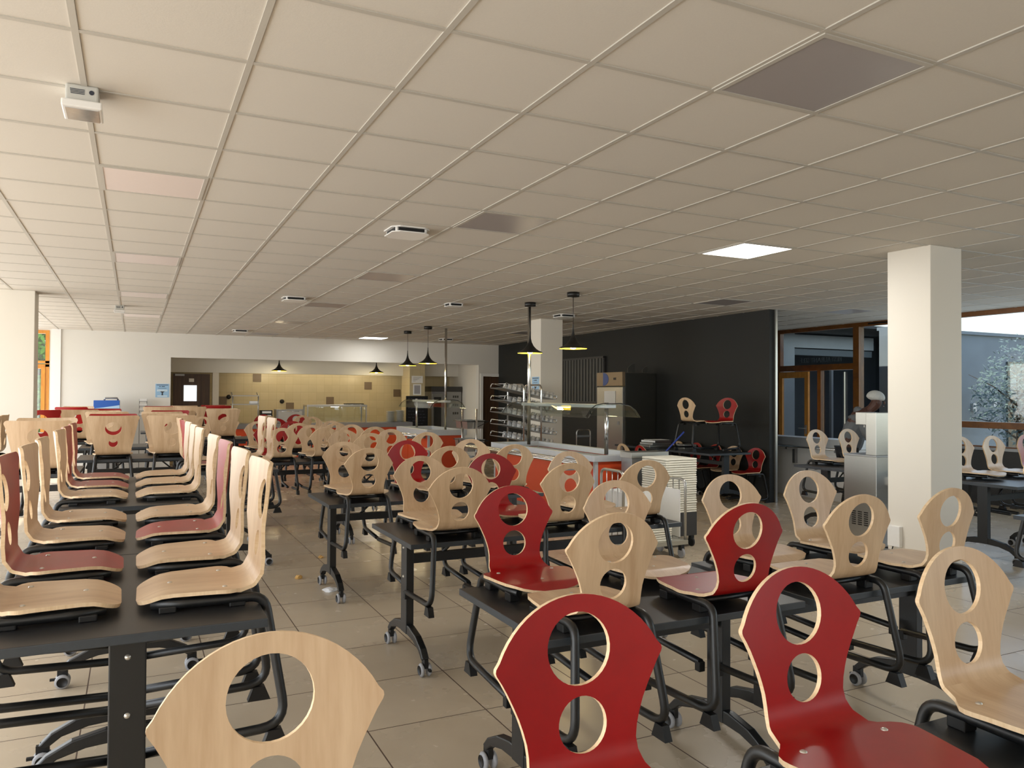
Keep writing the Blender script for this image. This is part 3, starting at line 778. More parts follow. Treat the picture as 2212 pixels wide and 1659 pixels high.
# pendant lamps
def pendant(x, y, ztop, zb, label):
    t = thing('pendant_lamp', label, 'lamp', (x, y, 0), 0, 'black trumpet shaped hanging lamps')
    MB().lathe([(.0001, ztop), (.078, ztop), (.078, ztop-.055), (.0001, ztop-.055)], n=28, cap=False).build('canopy', SHADE, t)
    MB().tube([(0,0,ztop-.05), (0,0,zb+.27)], .004, 6).build('cord', SHADE, t)
    pr = [(.007,.30), (.009,.25), (.014,.20), (.026,.15), (.05,.10), (.085,.06), (.125,.032), (.168,.014), (.176,.004), (.174,-.004)]
    inn = [(.170,.002), (.12,.022), (.07,.045), (.02,.055)]
    sh = MB().lathe([(r, zb+z) for r, z in pr], n=36, cap=False).build('lamp_shade', SHADE, t)
    MB().lathe([(r, zb+z) for r, z in [(.174,-.004)]+inn], n=36, cap=False).build('shade_lining', GOLD, t)
    MB().lathe([(.0001, zb-.012), (.03, zb-.004), (.045, zb+.018), (.03, zb+.045)], n=20, cap=False).build('bulb', BULB, t)
    l = bpy.data.lights.new('lamp_glow', 'POINT'); l.energy = 7; l.color = (1, .82, .5); l.shadow_soft_size = .05
    o = bpy.data.objects.new('lamp_glow', l); C.objects.link(o); o.location = (x, y, zb-.06)
pendant(4.955, 8.40, H, 2.165, 'black hanging lamp nearest, rightmost beside the dark wall')
pendant(4.965, 9.60, H, 2.165, 'black hanging lamp in front of the tall pole by middle pillar')
pendant(4.98, 13.84, H, 2.17, 'black hanging lamp beside thin pole, right one of the middle pair')
pendant(4.98, 15.05, H, 2.17, 'black hanging lamp, left one of the middle pair')
pendant(3.09, 19.0, 2.5, 2.13, 'black hanging lamp inside the hatch, at left')
pendant(5.47, 19.0, 2.5, 2.13, 'black hanging lamp inside the hatch, at right')
# ------------------------------------------------------------------ self-service islands
def island(x0, x1, y0, y1, label, posts, pole, zt=.90, rh=.11):
    cx, cy = (x0+x1)/2, (y0+y1)/2
    t = thing('salad_bar_counter', label, 'counter', (cx, cy, 0)); a, b = (x1-x0)/2, (y1-y0)/2
    c = MB(); rim = .07
    for q in ((-a,a,-b,-b+rim), (-a,a,b-rim,b), (-a,-a+rim,-b+rim,b-rim), (a-rim,a,-b+rim,b-rim)): c.box(*q, zt-rh, zt)
    c.build('counter_rim', STEEL_LIT, t, .004)
    MB().box(-a+rim, a-rim, -b+rim, b-rim, zt-.14, zt-.075).build('cold_well', STEEL2, t)
    for sx in (-1, 1):
        n = 3
        for k in range(n):
            w = (2*b-.12)/n; ya = -b+.06+w*k
            MB().box(sx*(a-.05)-.01, sx*(a-.05)+.01, ya+.012, ya+w-.012, .16, zt-rh).build('side_panel', ORANGE, t)
    for sy in (-1, 1): MB().box(-a+.07, a-.07, sy*(b-.05)-.01, sy*(b-.05)+.01, .16, zt-rh).build('end_panel', ORANGE, t)
    for sx in (-1, 1):
        for sy in (-1, 1): MB().box(sx*(a-.055)-.02, sx*(a-.055)+.02, sy*(b-.055)-.02, sy*(b-.055)+.02, 0, zt-rh).build('corner_post', STEEL_LIT, t)
    MB().box(-a+.08, a-.08, -b+.08, b-.08, .10, .16).build('plinth', STEEL2, t)
    for k in range(3): MB().tube([(-a-.09-.10*k, -b+.0, zt-rh), (-a-.09-.10*k, b+.35, zt-rh)], .016, 10).build('tray_rail', CHROME, t)
    for yy in (-b+.2, b-.2): MB().box(-a-.33, -a+.04, yy-.015, yy+.015, zt-.17, zt-.126).build('rail_bracket', STEEL2, t)
    # glass guard on two posts
    ys = [p-cy for p in posts]; zg = 1.44
    for p in ys:
        top = H-.001 if abs(p+cy-pole) < .01 else zg+.05
        MB().tube([(0, p, zt-.02), (0, p, top)], .024, 12).build('upright', CHROME, t)
    MB().box(-.07, .07, min(ys)-.1, max(ys)+.1, zg-.015, zg+.03).build('lamp_bar', STEEL_LIT, t, .006)
    prof = [(0,.028), (.12,.03), (.22,.012), (.30,-.04), (.355,-.12)]
    for s in (-1, 1):
        g = MB(); L = [(s*u, zg+v) for u, v in prof]
        g.prism(L+[(u-s*.001, v-.006) for u, v in L[::-1]], lambda u, v, h: (u, h, v), min(ys)-.18, max(ys)+.18)
        g.build('glass_guard', GUARD, t)
        e = MB()
        for yy in (min(ys)-.12, max(ys)+.12): e.tube(fillet([(s*u, yy, zg+v+.01) for u, v in prof], .05), .006, 6)
        e.build('guard_arm', BLKP, t)
    MB().box(-.03, .03, -.12, .12, zg-.022, zg-.015).build('spot', mat('spot_glow', (255,240,210), .5, emit=(255,225,170), estr=14) if 'spot_glow' not in MATS else MATS['spot_glow'], t)
    return t
island(4.60, 5.40, 7.33, 10.10, 'orange and steel salad bar in middle, glass guard, tall pole at its far end', (7.70, 9.69), 9.69, rh=.07)
island(5.03, 5.86, 14.0, 15.92, 'orange and steel salad bar farther back by the hatch, thin pole at near end', (14.1, 15.8), 14.1)
# serving counter in the hatch
t = thing('serving_counter', 'long steel topped orange counter in the kitchen hatch', 'counter', (0,0,0))
MB().box(1.9, 6.22, 18.36, 19.0, .78, .90).build('counter_top', STEEL2, t, .004)
for k in range(4): MB().box(1.95+1.06*k, 1.95+1.06*k+1.03, 18.40, 18.43, .1, .78).build('front_panel', ORANGE, t)
MB().box(1.95, 6.18, 18.45, 18.95, .0, .78).build('carcass', STEEL2, t)
t = thing('heated_display', 'glass fronted heated display with steel frame on the hatch counter', 'display case', (4.35, 18.62, .90))
for sx in (-.70, .70):
    for sy in (-.22, .22): MB().box(sx-.014, sx+.014, sy-.014, sy+.014, 0, .40).build('post', STEEL, t)
MB().box(-.72, .72, -.24, .24, .38, .43).build('canopy', STEEL, t, .005); MB().box(-.69, .69, -.225, -.219, .04, .38).build('front_glass', GUARD, t)
MB().box(-.1, .08, -.05, .05, .37, .381).build('heat_lamp', MATS['spot_glow'], t); MB().box(.25, .70, .0, .2, .43, .455).build('top_tray', BLKP, t)
t = thing('steel_warmer', 'low patterned steel warmer on hatch counter left of the glass display', 'warmer', (3.27, 18.7, .90))
MB().box(-.31, .31, -.2, .2, 0, .32).build('body', STEEL2, t, .006); MB().box(-.27, .27, -.206, -.2, .04, .28).build('door', STEEL, t); MB().tube([(-.2,-.23,.27),(.2,-.23,.27)], .008, 6).build('door_handle', CHROME, t)
t = thing('utensil_box', 'small black and white box on hatch counter, left of the steel warmer', 'box', (2.74, 18.62, .90))
MB().box(-.13, .13, -.12, .12, 0, .30).build('body', BLKP, t, .005); MB().box(-.10, .10, -.126, -.12, .13, .19).build('label_panel', WHITE, t); MB().box(-.10, .10, -.126, -.12, .23, .28).build('label_panel', WHITE, t)
t = thing('tray_shelf', 'tall steel shelf unit at left end of the hatch counter', 'shelf', (2.28, 18.7, .90))
for sx in (-.28, .28):
    MB().tube([(sx,-.15,0), (sx,-.15,.62), (sx,.12,.70)], .015, 8).build('side_frame', STEEL, t)
for zz, d in ((.42, .02), (.62, .0)): MB().box(-.30, .30, -.18, .18, zz, zz+.025).build('shelf_board', STEEL, t)
tag(MB().box(2.38, 2.56, 18.56, 18.72, 1.346, 1.41).build('napkin_stack', TISSUE, None, .01), 'white napkin stack on the steel shelf unit in the hatch', 'napkins')
for k, (x, z, n) in enumerate(((5.74, .27, 13), (5.98, .29, 14))):
    for q in range(n):
        if q == 0 and k == 0:
            pl = MB().lathe([(.0001, 0), (.06, 0), (.115, .014), (.122, .019), (.115, .018), (.06, .005), (.0001, .005)], n=28, cap=False).build('plate', PLATE); po = pl
        else: po = pl.copy(); C.objects.link(po)
        po.location = (x, 18.62, .90+q*.0205)
        tag(po, f'grey-white plate in the {"left, shorter" if k == 0 else "right, taller"} stack of plates on hatch counter', 'plate', f'plates in the {"left" if k == 0 else "right"} stack')
t = thing('menu_blackboard', 'black chalk menu board standing before the tiled kitchen pillar', 'board', (6.5, 18.86, 0))
MB().box(-.29, .29, -.02, .02, .70, 1.545).build('board', CHALK, t)
ck = MB()
for k in range(9):
    zz = 1.47-.08*k; x = -.24
    while x < .18:
        l = random.uniform(.03, .09); ck.box(x, x+l, -.0215, -.0205, zz, zz+.012); x += l+.03
ck.build('chalk_writing', mat('chalk', (58,62,74), .9), t)
for sx in (-.25, .25): MB().box(sx-.02, sx+.02, -.015, .015, 0, .70).build('leg', BLKP, t)
for l, q in (('upper white notice with small print on the tiled kitchen pillar', (6.40, 6.70, 1.88, 2.065)), ('lower white timetable notice on the tiled kitchen pillar', (6.44, 6.66, 1.57, 1.85))):
    o = MB().box(q[0], q[1], 18.992, 18.998, q[2], q[3]).build('notice', PAPER); tag(o, l, 'notice')
    n_ = MB()
    if 'lower' in l: n_.box(q[0]+.03, q[1]-.03, 18.990, 18.992, q[2]+.03, q[3]-.03)
    else:
        for k in range(4): n_.box(q[0]+.04, q[1]-.08*k*.6-.05, 18.990, 18.992, q[3]-.05-.03*k, q[3]-.04-.03*k)
    n_.build('print', mat('grey_print', (150,148,150), .8) if 'grey_print' not in MATS else MATS['grey_print'], o)
t = thing('oven', 'tall steel double oven in the right part of the kitchen', 'oven', (7.45, 19.6, 0))
MB().box(-.42, .42, -.38, .38, .1, 1.66).build('body', STEEL2, t); MB().box(-.43, .43, -.40, .38, 1.66, 1.80).build('top_housing', DARKP, t)
MB().box(-.40, -.12, -.40, -.38, .5, 1.6).build('door', STEEL, t); MB().box(-.36, -.16, -.41, -.40, .6, 1.52).build('door_glass', DARKIN, t)
for r in range(3):
    for k in range(3): MB().box(.18+.06*k, .215+.06*k, -.392, -.38, 1.50-.22*r, 1.56-.22*r).build('button', DARKP, t)
for sx in (-.35, .35): MB().box(sx-.03, sx+.03, -.33, .33, 0, .1).build('foot', BLKP, t)
# ------------------------------------------------------------------ rack of tumblers behind the salad bar
t = thing('glass_rack', 'chrome wire rack trolley with five tilted shelves of clear tumblers', 'rack', (5.47, 10.8, 0))
for sx in (-.13, .17):
    MB().tube(fillet([(sx, -.28, .02), (sx, -.28, 1.735), (sx, .28, 1.735), (sx, .28, .02)], .09), .015, 10).build('frame', CHROME, t)
tiers = [.86, 1.045, 1.23, 1.415, 1.60]; tilt = -.19
RT = Matrix.Rotation(-tilt, 4, 'Y')
for zz in tiers:
    s = MB()
    P = lambda x, y, z: tuple(RT @ Vector((x, y, z)) + Vector((0, 0, zz)))
    vs = [P(x, y, z) for z in (-.006, 0) for x, y in ((-.46,-.25),(.46,-.25),(.46,.25),(-.46,.25))]
    s.add(vs, [(3,2,1,0),(4,5,6,7),(0,1,5,4),(1,2,6,5),(2,3,7,6),(3,0,4,7)])
    sh = s.build('shelf', STEEL2, t)
    r = MB()
    for y in (-.25, .25): r.tube(fillet([P(-.46,y,0), P(-.45,y,.075), P(-.12,y,.05), P(.46,y,.05), P(.46,y,0)], .02, 3), .005, 6)
    for x in (-.46, .46): r.tube([P(x,-.25,.06 if x < 0 else .05), P(x,.25,.06 if x < 0 else .05)], .005, 6)
    r.build('guard_wire', CHROME, sh)
for sx in (-.13, .17):
    for sy in (-.28, .28): MB().lathe([(.03,-.012),(.035,0),(.03,.012)], (sx, sy, .035), 14, 0, 'x').build('caster', BLKP, t)
tn = ['lowest', 'second lowest', 'middle', 'second highest', 'top']
tum = None
for k, zz in enumerate(tiers):
    for a in range(9):
        for b in range(3):
            x = -.26+.082*a; y = -.19+.17*b
            if k % 2 and a == 0: continue
            if tum is None:
                tum = MB().lathe([(.034, 0), (.036, .02), (.031, .09), (.027, .096), (.0001, .097)], n=12, cap=False).build('tumbler', TUMB); o = tum
            else: o = tum.copy(); C.objects.link(o)
            p = RT @ Vector((x, y, .001)); o.location = (5.47+p.x, 10.8+p.y, zz+p.z); o.rotation_euler = (0, -tilt, 0)
            tag(o, f'clear upturned tumbler on the {tn[k]} tilted shelf of the wire rack', 'glass', f'tumblers on the {tn[k]} shelf of the wire rack')
# ------------------------------------------------------------------ rack of steel pans in front of the farther salad bar
t = thing('pan_rack', 'steel rail rack holding gastronorm pans in front of right wooden door', 'rack', (5.15, 12.2, 0))
for sy in (-.31, .31): MB().tube([(.0, sy, .06), (.0, sy, 1.34)], .019, 10).build('upright', CHROME, t)
for zz in (.50, .81, 1.13):
    r = MB()
    for sy in (-.31, .31): r.tube([(-.17, sy, zz), (.22, sy, zz)], .008, 6).tube([(.22, sy, zz), (.0, sy, zz-.1)], .006, 6)
    r.tube([(-.17, -.31, zz), (-.17, .31, zz)], .006, 6).tube([(.22, -.31, zz), (.22, .31, zz)], .006, 6); r.build('support', BLKP, t)
MB().box(-.2, .2, -.34, .34, .06, .09).build('base', STEEL2, t)
for sx in (-.17, .17):
    for sy in (-.3, .3): MB().lathe([(.025,-.012),(.03,0),(.025,.012)], (sx, sy, .03), 14, 0, 'x').build('caster', BLKP, t)
def pan(x, y, z, w, l, d, label):
    m = MB(); 
    def ring(a, b, zz): return [(-a,-b,zz),(a,-b,zz),(a,b,zz),(-a,b,zz)]
    vs = ring(w/2, l/2, 0)+ring(w/2-.012, l/2-.012, 0)+ring(w/2-.03, l/2-.03, -d)
    m.add(vs, [(0,1,5,4),(1,2,6,5),(2,3,7,6),(3,0,4,7),(4,5,9,8),(5,6,10,9),(6,7,11,10),(7,4,8,11),(8,9,10,11)])
    o = m.build('steel_pan', STEEL, fix=False); o.location = (x, y, z)
    s_ = o.modifiers.new('thick', 'SOLIDIFY'); s_.thickness = .003
    tag(o, label, 'pan', 'pans on the rail rack')
for k, y in enumerate((12.05, 12.33)): pan(5.15, y, 1.148, .34, .26, .14, f'shallow steel pan on upper level of rail rack, {"nearer" if k == 0 else "farther"} one')
for k, y in enumerate((11.99, 12.19, 12.39)): pan(5.15, y, .828, .34, .18, .20, f'deep narrow steel pan on middle level of rail rack, {("nearest", "middle", "farthest")[k]} one')
for k, y in enumerate((12.02, 12.30)): pan(5.15, y, .518, .34, .2, .18, f'deep steel pan on lowest level of rail rack, {"nearer" if k == 0 else "farther"} one')
# ------------------------------------------------------------------ tray trolley, tray stacks, galvanised cart before the near salad bar
t = thing('tray_trolley', 'tubular steel trolley with barred ends and white liner holding trays', 'trolley', (4.46, 6.21, 0))
for sx, zt in ((-.36, .86), (.36, .76)):
    e = MB().tube(fillet([(sx, -.19, .15), (sx, -.19, zt), (sx, .19, zt), (sx, .19, .15)], .07), .014, 10)
    ef = e.build('end_frame', STEEL, t)
    for k in range(3): MB().tube([(sx, -.095+.095*k, .17), (sx, -.095+.095*k, zt-.005)], .005, 6).build('bar', STEEL, ef)
MB().box(-.38, .38, -.21, .21, .135, .175).build('base', mat('trolley_base', (150,146,132), .5), t)
lin_ = MB(); n = 14
for k in range(n):
    x0 = -.32+.64*k/n; x1 = -.32+.64*(k+1)/n; y0 = .17+.012*(k % 2)
    lin_.box(x0, x1, y0, y0+.006, .2, .66)
lin_.box(-.325,-.318,-.16,.17,.2,.66).box(.318,.325,-.16,.17,.2,.66); lin_.build('liner', WHITE, t)
for sx in (-.33, .33):
    for sy in (-.17, .17):
        cs = MB().box(sx-.02, sx+.02, sy-.022, sy+.022, .075, .135).build('caster', BLKP, t); MB().lathe([(.04,-.012),(.05,-.008),(.05,.008),(.04,.012)], (sx, sy, .05), 18, 0, 'x').build('wheel', GREYR, cs)
TRM = None
def trays(x, y, z0, n, dz, w, l, label, grp):
    global TRM
    base_ = None
    for k in range(n):
        if base_ is None:
            base_ = MB().box(-w/2, w/2, -l/2, l/2, 0, dz*.82).build('tray', TRAY, None, .006); o = base_
        else: o = base_.copy(); C.objects.link(o)
        o.location = (x+random.uniform(-.004, .004), y+random.uniform(-.004, .004), z0+k*dz); tag(o, label, 'tray', grp)
trays(4.52, 6.16, .176, 9, .022, .30, .26, 'white tray in the low stack on the barred trolley', 'trays in the low stack')
t = thing('tray_dolly', 'low wheeled dolly under the tall cream tray stack', 'dolly', (5.10, 6.64, 0))
MB().box(-.2, .2, -.21, .21, .12, .36).build('platform', DARKP, t)
for sx in (-.16, .16):
    for sy in (-.17, .17):
        cs = MB().box(sx-.02, sx+.02, sy-.022, sy+.022, .075, .12).build('caster', BLKP, t); MB().lathe([(.04,-.012),(.05,-.008),(.05,.008),(.04,.012)], (sx, sy, .05), 18, 0, 'x').build('wheel', BLKP, cs)
trays(5.10, 6.64, .361, 24, .0236, .40, .42, 'cream tray in the tall stack beside the orange salad bar', 'trays in the tall stack')
t = thing('galvanised_cart', 'galvanised metal box cart at the end of orange salad bar', 'cart', (5.10, 7.08, 0))
MB().box(-.24, .24, -.10, .10, .14, .95).build('body', STEEL2, t, .004); MB().box(-.25, .25, -.11, .11, .89, .955).build('top_rim', STEEL, t, .003)
for sx in (-.19, .19): 
    for sy in (-.07, .07): MB().lathe([(.05,-.01),(.07,-.006),(.07,.006),(.05,.01)], (sx, sy, .07), 16, 0, 'x').build('caster', BLKP, t)
# ------------------------------------------------------------------ charcoal wall: fridge, shutter, trolley, trays, brush
t = thing('upright_fridge', 'tall steel fridge with blue logo panel against the charcoal wall', 'fridge', (8.10, 11.83, 0))
MB().box(-.30, .36, -.43, .43, .12, 1.98).build('cabinet', mat('fridge_side', (62,62,58), .45, .5), t, .004)
MB().box(-.355, -.30, -.42, .42, .16, 1.735).build('door', STEEL, t, .006)
h_ = MB().box(-.36, -.30, -.42, .42, 1.75, 2.0).build('control_panel', mat('bronze_panel', (138,118,92), .4, .4), t, .004)
MB().prism([(.20*math.cos(a), 1.875+.12*math.sin(a)) for a in [PI/2*(-1+k/10) for k in range(21)]], lambda u, v, hh: (hh, -u*.9+.2, v), -.364, -.36).build('logo_disc', LOGO, h_)
MB().box(-.364, -.36, -.22, -.14, 1.86, 1.90).build('display', BLKP, h_)
MB().box(-.362, -.355, -.20, .16, 1.40, 1.66).build('notice', PAPER, t); MB().box(-.365, -.355, -.32, -.26, 1.06, 1.12).build('lock', GREYR, t)
for sx in (-.25, .31):
    for sy in (-.38, .38): MB().lathe([(.022, 0), (.022, .12)], (sx, sy, 0), 10).build('foot', STEEL2, t)
for k, (x, y, l) in enumerate(((7.95, 11.55, 'larger'), (8.25, 11.52, 'smaller'))):
    s = 1 if k == 0 else .7
    tag(MB().prism([(0,0),(.17*s,0),(.17*s,.16*s),(.09*s,.14*s),(0,.07*s)], lambda u, v, h: (x+u*.9, y+h, 2.0+v), 0, .01).build('acrylic_sheet', mat('smoky_sheet', (70,70,66), .3) if 'smoky_sheet' not in MATS else MATS['smoky_sheet']), f'{l} dark translucent sheet standing on top of the tall fridge', 'sheet', 'sheets on the fridge')
t = thing('rolling_shutter', 'ribbed charcoal shutter panel hung on dark wall left of fridge', 'shutter', (8.42, 13.85, 0))
m = MB(); n = 26
for k in range(n): m.box(-.012-.014*(k % 2), .04, -.78+1.56*k/n, -.78+1.56*(k+1)/n-.008, 1.46, 2.33)
m.build('slats', mat('shutter_grey', (58,59,58), .45), t); MB().box(-.03, .04, -.80, .80, 1.42, 1.46).box(.0, .05, -.80, .80, 1.44, 2.34).box(-.03, .04, -.80, .80, 2.33, 2.37).build('frame', DARKP, t)
t = thing('platform_trolley', 'chrome hoop handle of a flat trolley behind the salad bar', 'trolley', (7.15, 11.75, 0))
MB().tube(fillet([(-.14,0,.12), (-.14,0,.97), (.14,0,.97), (.14,0,.12)], .06), .011, 8).build('handle', CHROME, t); MB().box(-.14, .14, -.008, .008, .84, .875).build('cross_panel', STEEL2, t)
MB().box(-.2, .2, -.05, .55, .10, .13).build('platform', STEEL2, t)
for sx in (-.16, .16):
    for sy in (0, .5): MB().lathe([(.04,-.012),(.05,0),(.04,.012)], (sx, sy, .05), 14, 0, 'x').build('caster', BLKP, t)
for k in range(3):
    o = MB().box(-.2, .2, -.15, .15, 0, .036).build('metal_tray', STEEL, None, .005); o.location = (7.58+.02*k, 10.25, .751+.038*k); o.rotation_euler = (0, 0, .1*k)
    tag(o, ('bottom', 'middle', 'top')[k]+' metal tray of the stack on table by charcoal wall', 'tray', 'metal trays on the dark table')
o = MB().box(-.17, .17, -.11, .11, 0, .004).build('paper_sheets', PAPER); o.location = (7.62, 10.25, .864); tag(o, 'white papers on the metal tray stack by the charcoal wall', 'paper')
o = MB().box(-.12, .12, -.1, .1, 0, .07).build('metal_box', STEEL, None, .006); o.location = (7.8, 9.72, .751); tag(o, 'small shiny metal box on dark table behind the standing chairs', 'box')
t = thing('broom', 'blue handled broom leaning against the dark table by charcoal wall', 'broom', (6.86, 9.98, 0))
MB().tube([(0,0,.06), (.36,-.93,1.05)], .012, 8).build('handle', BROOM, t); MB().cbox((0,0,.05), (.3,.06,.05)).build('brush_head', BLKP, t); MB().cbox((0,0,.0125), (.29,.05,.025)).build('bristles', BROOM, t)
# ------------------------------------------------------------------ left back corner
t = thing('drink_dispenser', 'grey drink dispenser with blue front panel near the back wall', 'dispenser', (-.50, 17.55, 0))
MB().box(-.23, .23, -.22, .22, 0, 1.27).build('cabinet', STEEL2, t, .006); MB().box(-.23, .23, -.23, .22, 1.27, 1.43).build('front_panel', BLUE, t, .004)
MB().prism([(-.23,1.27),(.23,1.27),(.23,1.335),(.1,1.315),(-.05,1.292)], lambda u, v, h: (u, h, v), -.234, -.23).build('wave_stripe', LBLUE, t)
MB().tube([(-.05,0,1.43), (-.03,0,1.475), (.18,0,1.475), (.2,0,1.43)], .02, 8).build('lid_handle', STEEL2, t)
t = thing('wire_rack', 'small wire rack with four white tiers by the back wall', 'rack', (.16, 17.9, 0))
for sx in (-.07, .07): MB().tube([(sx, 0, .0), (sx, 0, 1.46)], .006, 6).build('upright', DARKP, t)
for k in range(4): MB().box(-.07, .07, -.1, .1, 1.41-.10*k, 1.46-.10*k).build('tier', WHITE, t); 
for k in range(4): MB().box(-.072, .072, -.104, -.1, 1.405-.10*k, 1.413-.10*k).build('wire', DARKP, t)
MB().box(-.12, .12, -.12, .12, 0, .02).build('base', DARKP, t)
def poster(M, w, h, label):
    o = MB().box(-w/2, w/2, -.004, 0, -h/2, h/2).build('poster', POSTB); o.matrix_world = M
    d = MB(); d.box(-w*.42, w*.42, -.006, -.004, h*.40, h*.44)
    d.box(-w*.22, -w*.12, -.006, -.004, h*.28, h*.33).box(-w*.06, w*.18, -.006, -.004, h*.28, h*.33).box(-w*.30, w*.30, -.006, -.004, h*.17, h*.19)
    d.prism([(-w*.06,-h*.34),(w*.06,-h*.34),(w*.04,-h*.16),(w*.2,-h*.04),(-w*.2,-h*.04),(-w*.04,-h*.16)], lambda u, v, q: (u, q, v), -.006, -.004)
    d.build('print', INK, o)
    e = MB()
    for k in range(7): e.box(-w*.38+w*.11*k, -w*.30+w*.11*k, -.007, -.004, -h*.06, h*.08)
    e.box(-w*.36, w*.36, -.0055, -.004, -h*.44, -h*.36); e.build('drawing', POSTC, o)
    tag(o, label, 'poster'); return o
poster(Matrix.Translation((.53, YB, 1.635)), .27, .29, 'pale blue poster with tree drawing on back wall left of hatch')
poster(Matrix.Translation((6.145, 11.665, 1.74)) @ Matrix.Rotation(-PI/2, 4, 'Z'), .26, .30, 'pale blue poster on the middle pillar behind the glass rack')
# ------------------------------------------------------------------ water cooler by the right pillar
t = thing('water_cooler', 'tall steel water cooler with spout beside the right pillar', 'cooler', (7.05, 5.67, 0))
body = MB().box(-.23, .22, -.20, .20, .03, .955).build('cabinet', STEEL, t, .004)
v = MB()
for c_ in range(3):
    for k in range(7): v.box(-.2315, -.2295, .10-.075*c_-.05, .10-.075*c_, .235+.022*k, .247+.022*k)
v.build('vent_slots', BLKP, body)
MB().box(-.235, .225, -.205, .205, .955, .97).build('drip_top', STEEL2, t)
MB().box(-.22, .21, -.19, -.065, .97, 1.41).build('tap_column', STEEL, t, .004)
MB().box(-.18, .02, -.065, .095, 1.28, 1.41).build('spout_box', STEEL, t, .004); MB().lathe([(.008, 1.25), (.008, 1.28)], (-.1, .05, 0), 10).build('nozzle', WHITE, t)
MB().box(-.02, .13, -.26, -.20, .66, .74).build('cup_holder', WHITE, t); MB().lathe([(.03, .74), (.034, .79)], (.06, -.23, 0), 12).build('cup', BLKP, t)
MB().box(-.2, .19, -.17, .17, 0, .03).build('plinth', BLKP, t)
t = thing('socket_box', 'white socket box with black cable low on the right pillar', 'socket', (6.07, 4.66, .345))
MB().box(-.045, 0, -.06, .06, -.09, .09).build('box', WHITE, t, .004); MB().tube([(-.022,.02,-.09), (-.03,.05,-.2), (-.02,.09,-.30), (-.01,.2,-.338)], .005, 6).build('cable', BLKP, t)
# ------------------------------------------------------------------ crumbs and litter on the floor
def bit(name, x, y, s, m, label, cat, flat=.6):
    me = bmesh.new(); bmesh.ops.create_icosphere(me, subdivisions=2, radius=s)
    for v_ in me.verts: v_.co = v_.co*(1+random.uniform(-.25, .25)); v_.co.z = max(v_.co.z*flat, -s*flat*.6)+s*flat*.6
    d = bpy.data.meshes.new(name); me.to_mesh(d); me.free(); d.materials.append(m)
    o = bpy.data.objects.new(name, d); C.objects.link(o); o.location = (x, y, 0); tag(o, label, cat); return o
bit('bread_piece', 1.62, 8.02-.55, .026, BREAD, 'toasted bread piece on floor tiles beside a chair foot of left block', 'bread')
bit('bread_piece', 1.27, 7.40-.68, .03, BREAD, 'larger bread piece on floor tiles in the aisle, left of a tile joint', 'bread')
bit('bread_crumb', 1.40, 6.45, .009, BREAD, 'tiny bread crumb on a floor tile joint in the aisle', 'crumb')
bit('dry_leaf', 2.27, 2.05, .026, LEAFD, 'brown crumpled leaf on floor near the front right chairs', 'leaf', .45)
bit('paper_tissue', 1.42, 6.2, .055, TISSUE, 'crumpled white tissue on floor by a table castor', 'tissue', .3)
# ------------------------------------------------------------------ person behind the water cooler
def skinned(name, pts, edges, rad, m, parent=None, lv=2):
    me = bpy.data.meshes.new(name); me.from_pydata(pts, edges, []); o = bpy.data.objects.new(name, me); C.objects.link(o)
    o.modifiers.new('skin', 'SKIN')
    me.skin_vertices.new() if not me.skin_vertices else None
    for i, r in enumerate(rad): me.skin_vertices[0].data[i].radius = r if isinstance(r, tuple) else (r, r)
    me.skin_vertices[0].data[0].use_root = True
    s = o.modifiers.new('sub', 'SUBSURF'); s.levels = lv; s.render_levels = lv
    me.materials.append(m); me.shade_smooth()
    if parent: o.parent = parent
    return o
PX, PY = 8.46, 7.20
# local frame: faces -x (toward the room), bent a little forward
P = [(0,0,.92), (-.04,0,1.10), (-.12,0,1.28), (-.17,0,1.40), (-.24,0,1.45), (-.31,0,1.50), (-.345,0,1.56), (-.345,0,1.63),
     (-.14,.17,1.36), (-.2,.24,1.12), (-.42,.18,.98), (-.14,-.17,1.36), (-.2,-.24,1.12), (-.42,-.18,.98),
     (.02,.10,.86), (-.02,.11,.48), (.05,.11,.08), (-.10,.12,.04), (.02,-.10,.86), (-.02,-.11,.48), (.05,-.11,.08), (-.10,-.12,.04)]
Ed = [(0,1),(1,2),(2,3),(3,4),(4,5),(5,6),(6,7),(3,8),(8,9),(9,10),(3,11),(11,12),(12,13),(0,14),(14,15),(15,16),(16,17),(0,18),(18,19),(19,20),(20,21)]
R = [(.13,.15),(.12,.14),(.13,.16),(.09,.09),(.05,.05),(.085,.075),(.098,.08),(.075,.065),.065,.048,.033,.065,.048,.033,.085,.055,.04,.035,.085,.055,.04,.035]
body = skinned('person', P, Ed, R, SKIN); body.location = (PX, PY, 0); body.scale = (.965,)*3; body.rotation_euler = (0, 0, 2.36)
tag(body, 'person in grey hooded jacket and hair net, bending behind water cooler', 'person')
for sg in (-1, 1):
    for k in range(4):
        a = (k-1.5)*.022
        skinned('finger', [(-.43, sg*.18+a, .975), (-.475, sg*.18+a*1.2, .955), (-.495, sg*.18+a*1.2, .925), (-.49, sg*.18+a*1.2, .90-.004*abs(k-1))], [(0,1),(1,2),(2,3)], [.011,.009,.008,.007], SKIN, body, 1)
    skinned('thumb', [(-.41, sg*.15, .975), (-.43, sg*.125, .955), (-.45, sg*.115, .93)], [(0,1),(1,2)], [.012,.010,.008], SKIN, body, 1)
jp = [(0,0,.86), (-.04,0,1.10), (-.12,0,1.28), (-.17,0,1.39), (-.14,.17,1.36), (-.2,.245,1.12), (-.40,.19,1.0), (-.14,-.17,1.36), (-.2,-.245,1.12), (-.40,-.19,1.0)]
skinned('jacket', jp, [(0,1),(1,2),(2,3),(3,4),(4,5),(5,6),(3,7),(7,8),(8,9)], [(.155,.175),(.145,.165),(.15,.18),(.115,.12),.085,.066,.05,.085,.066,.05], JACKET, body)
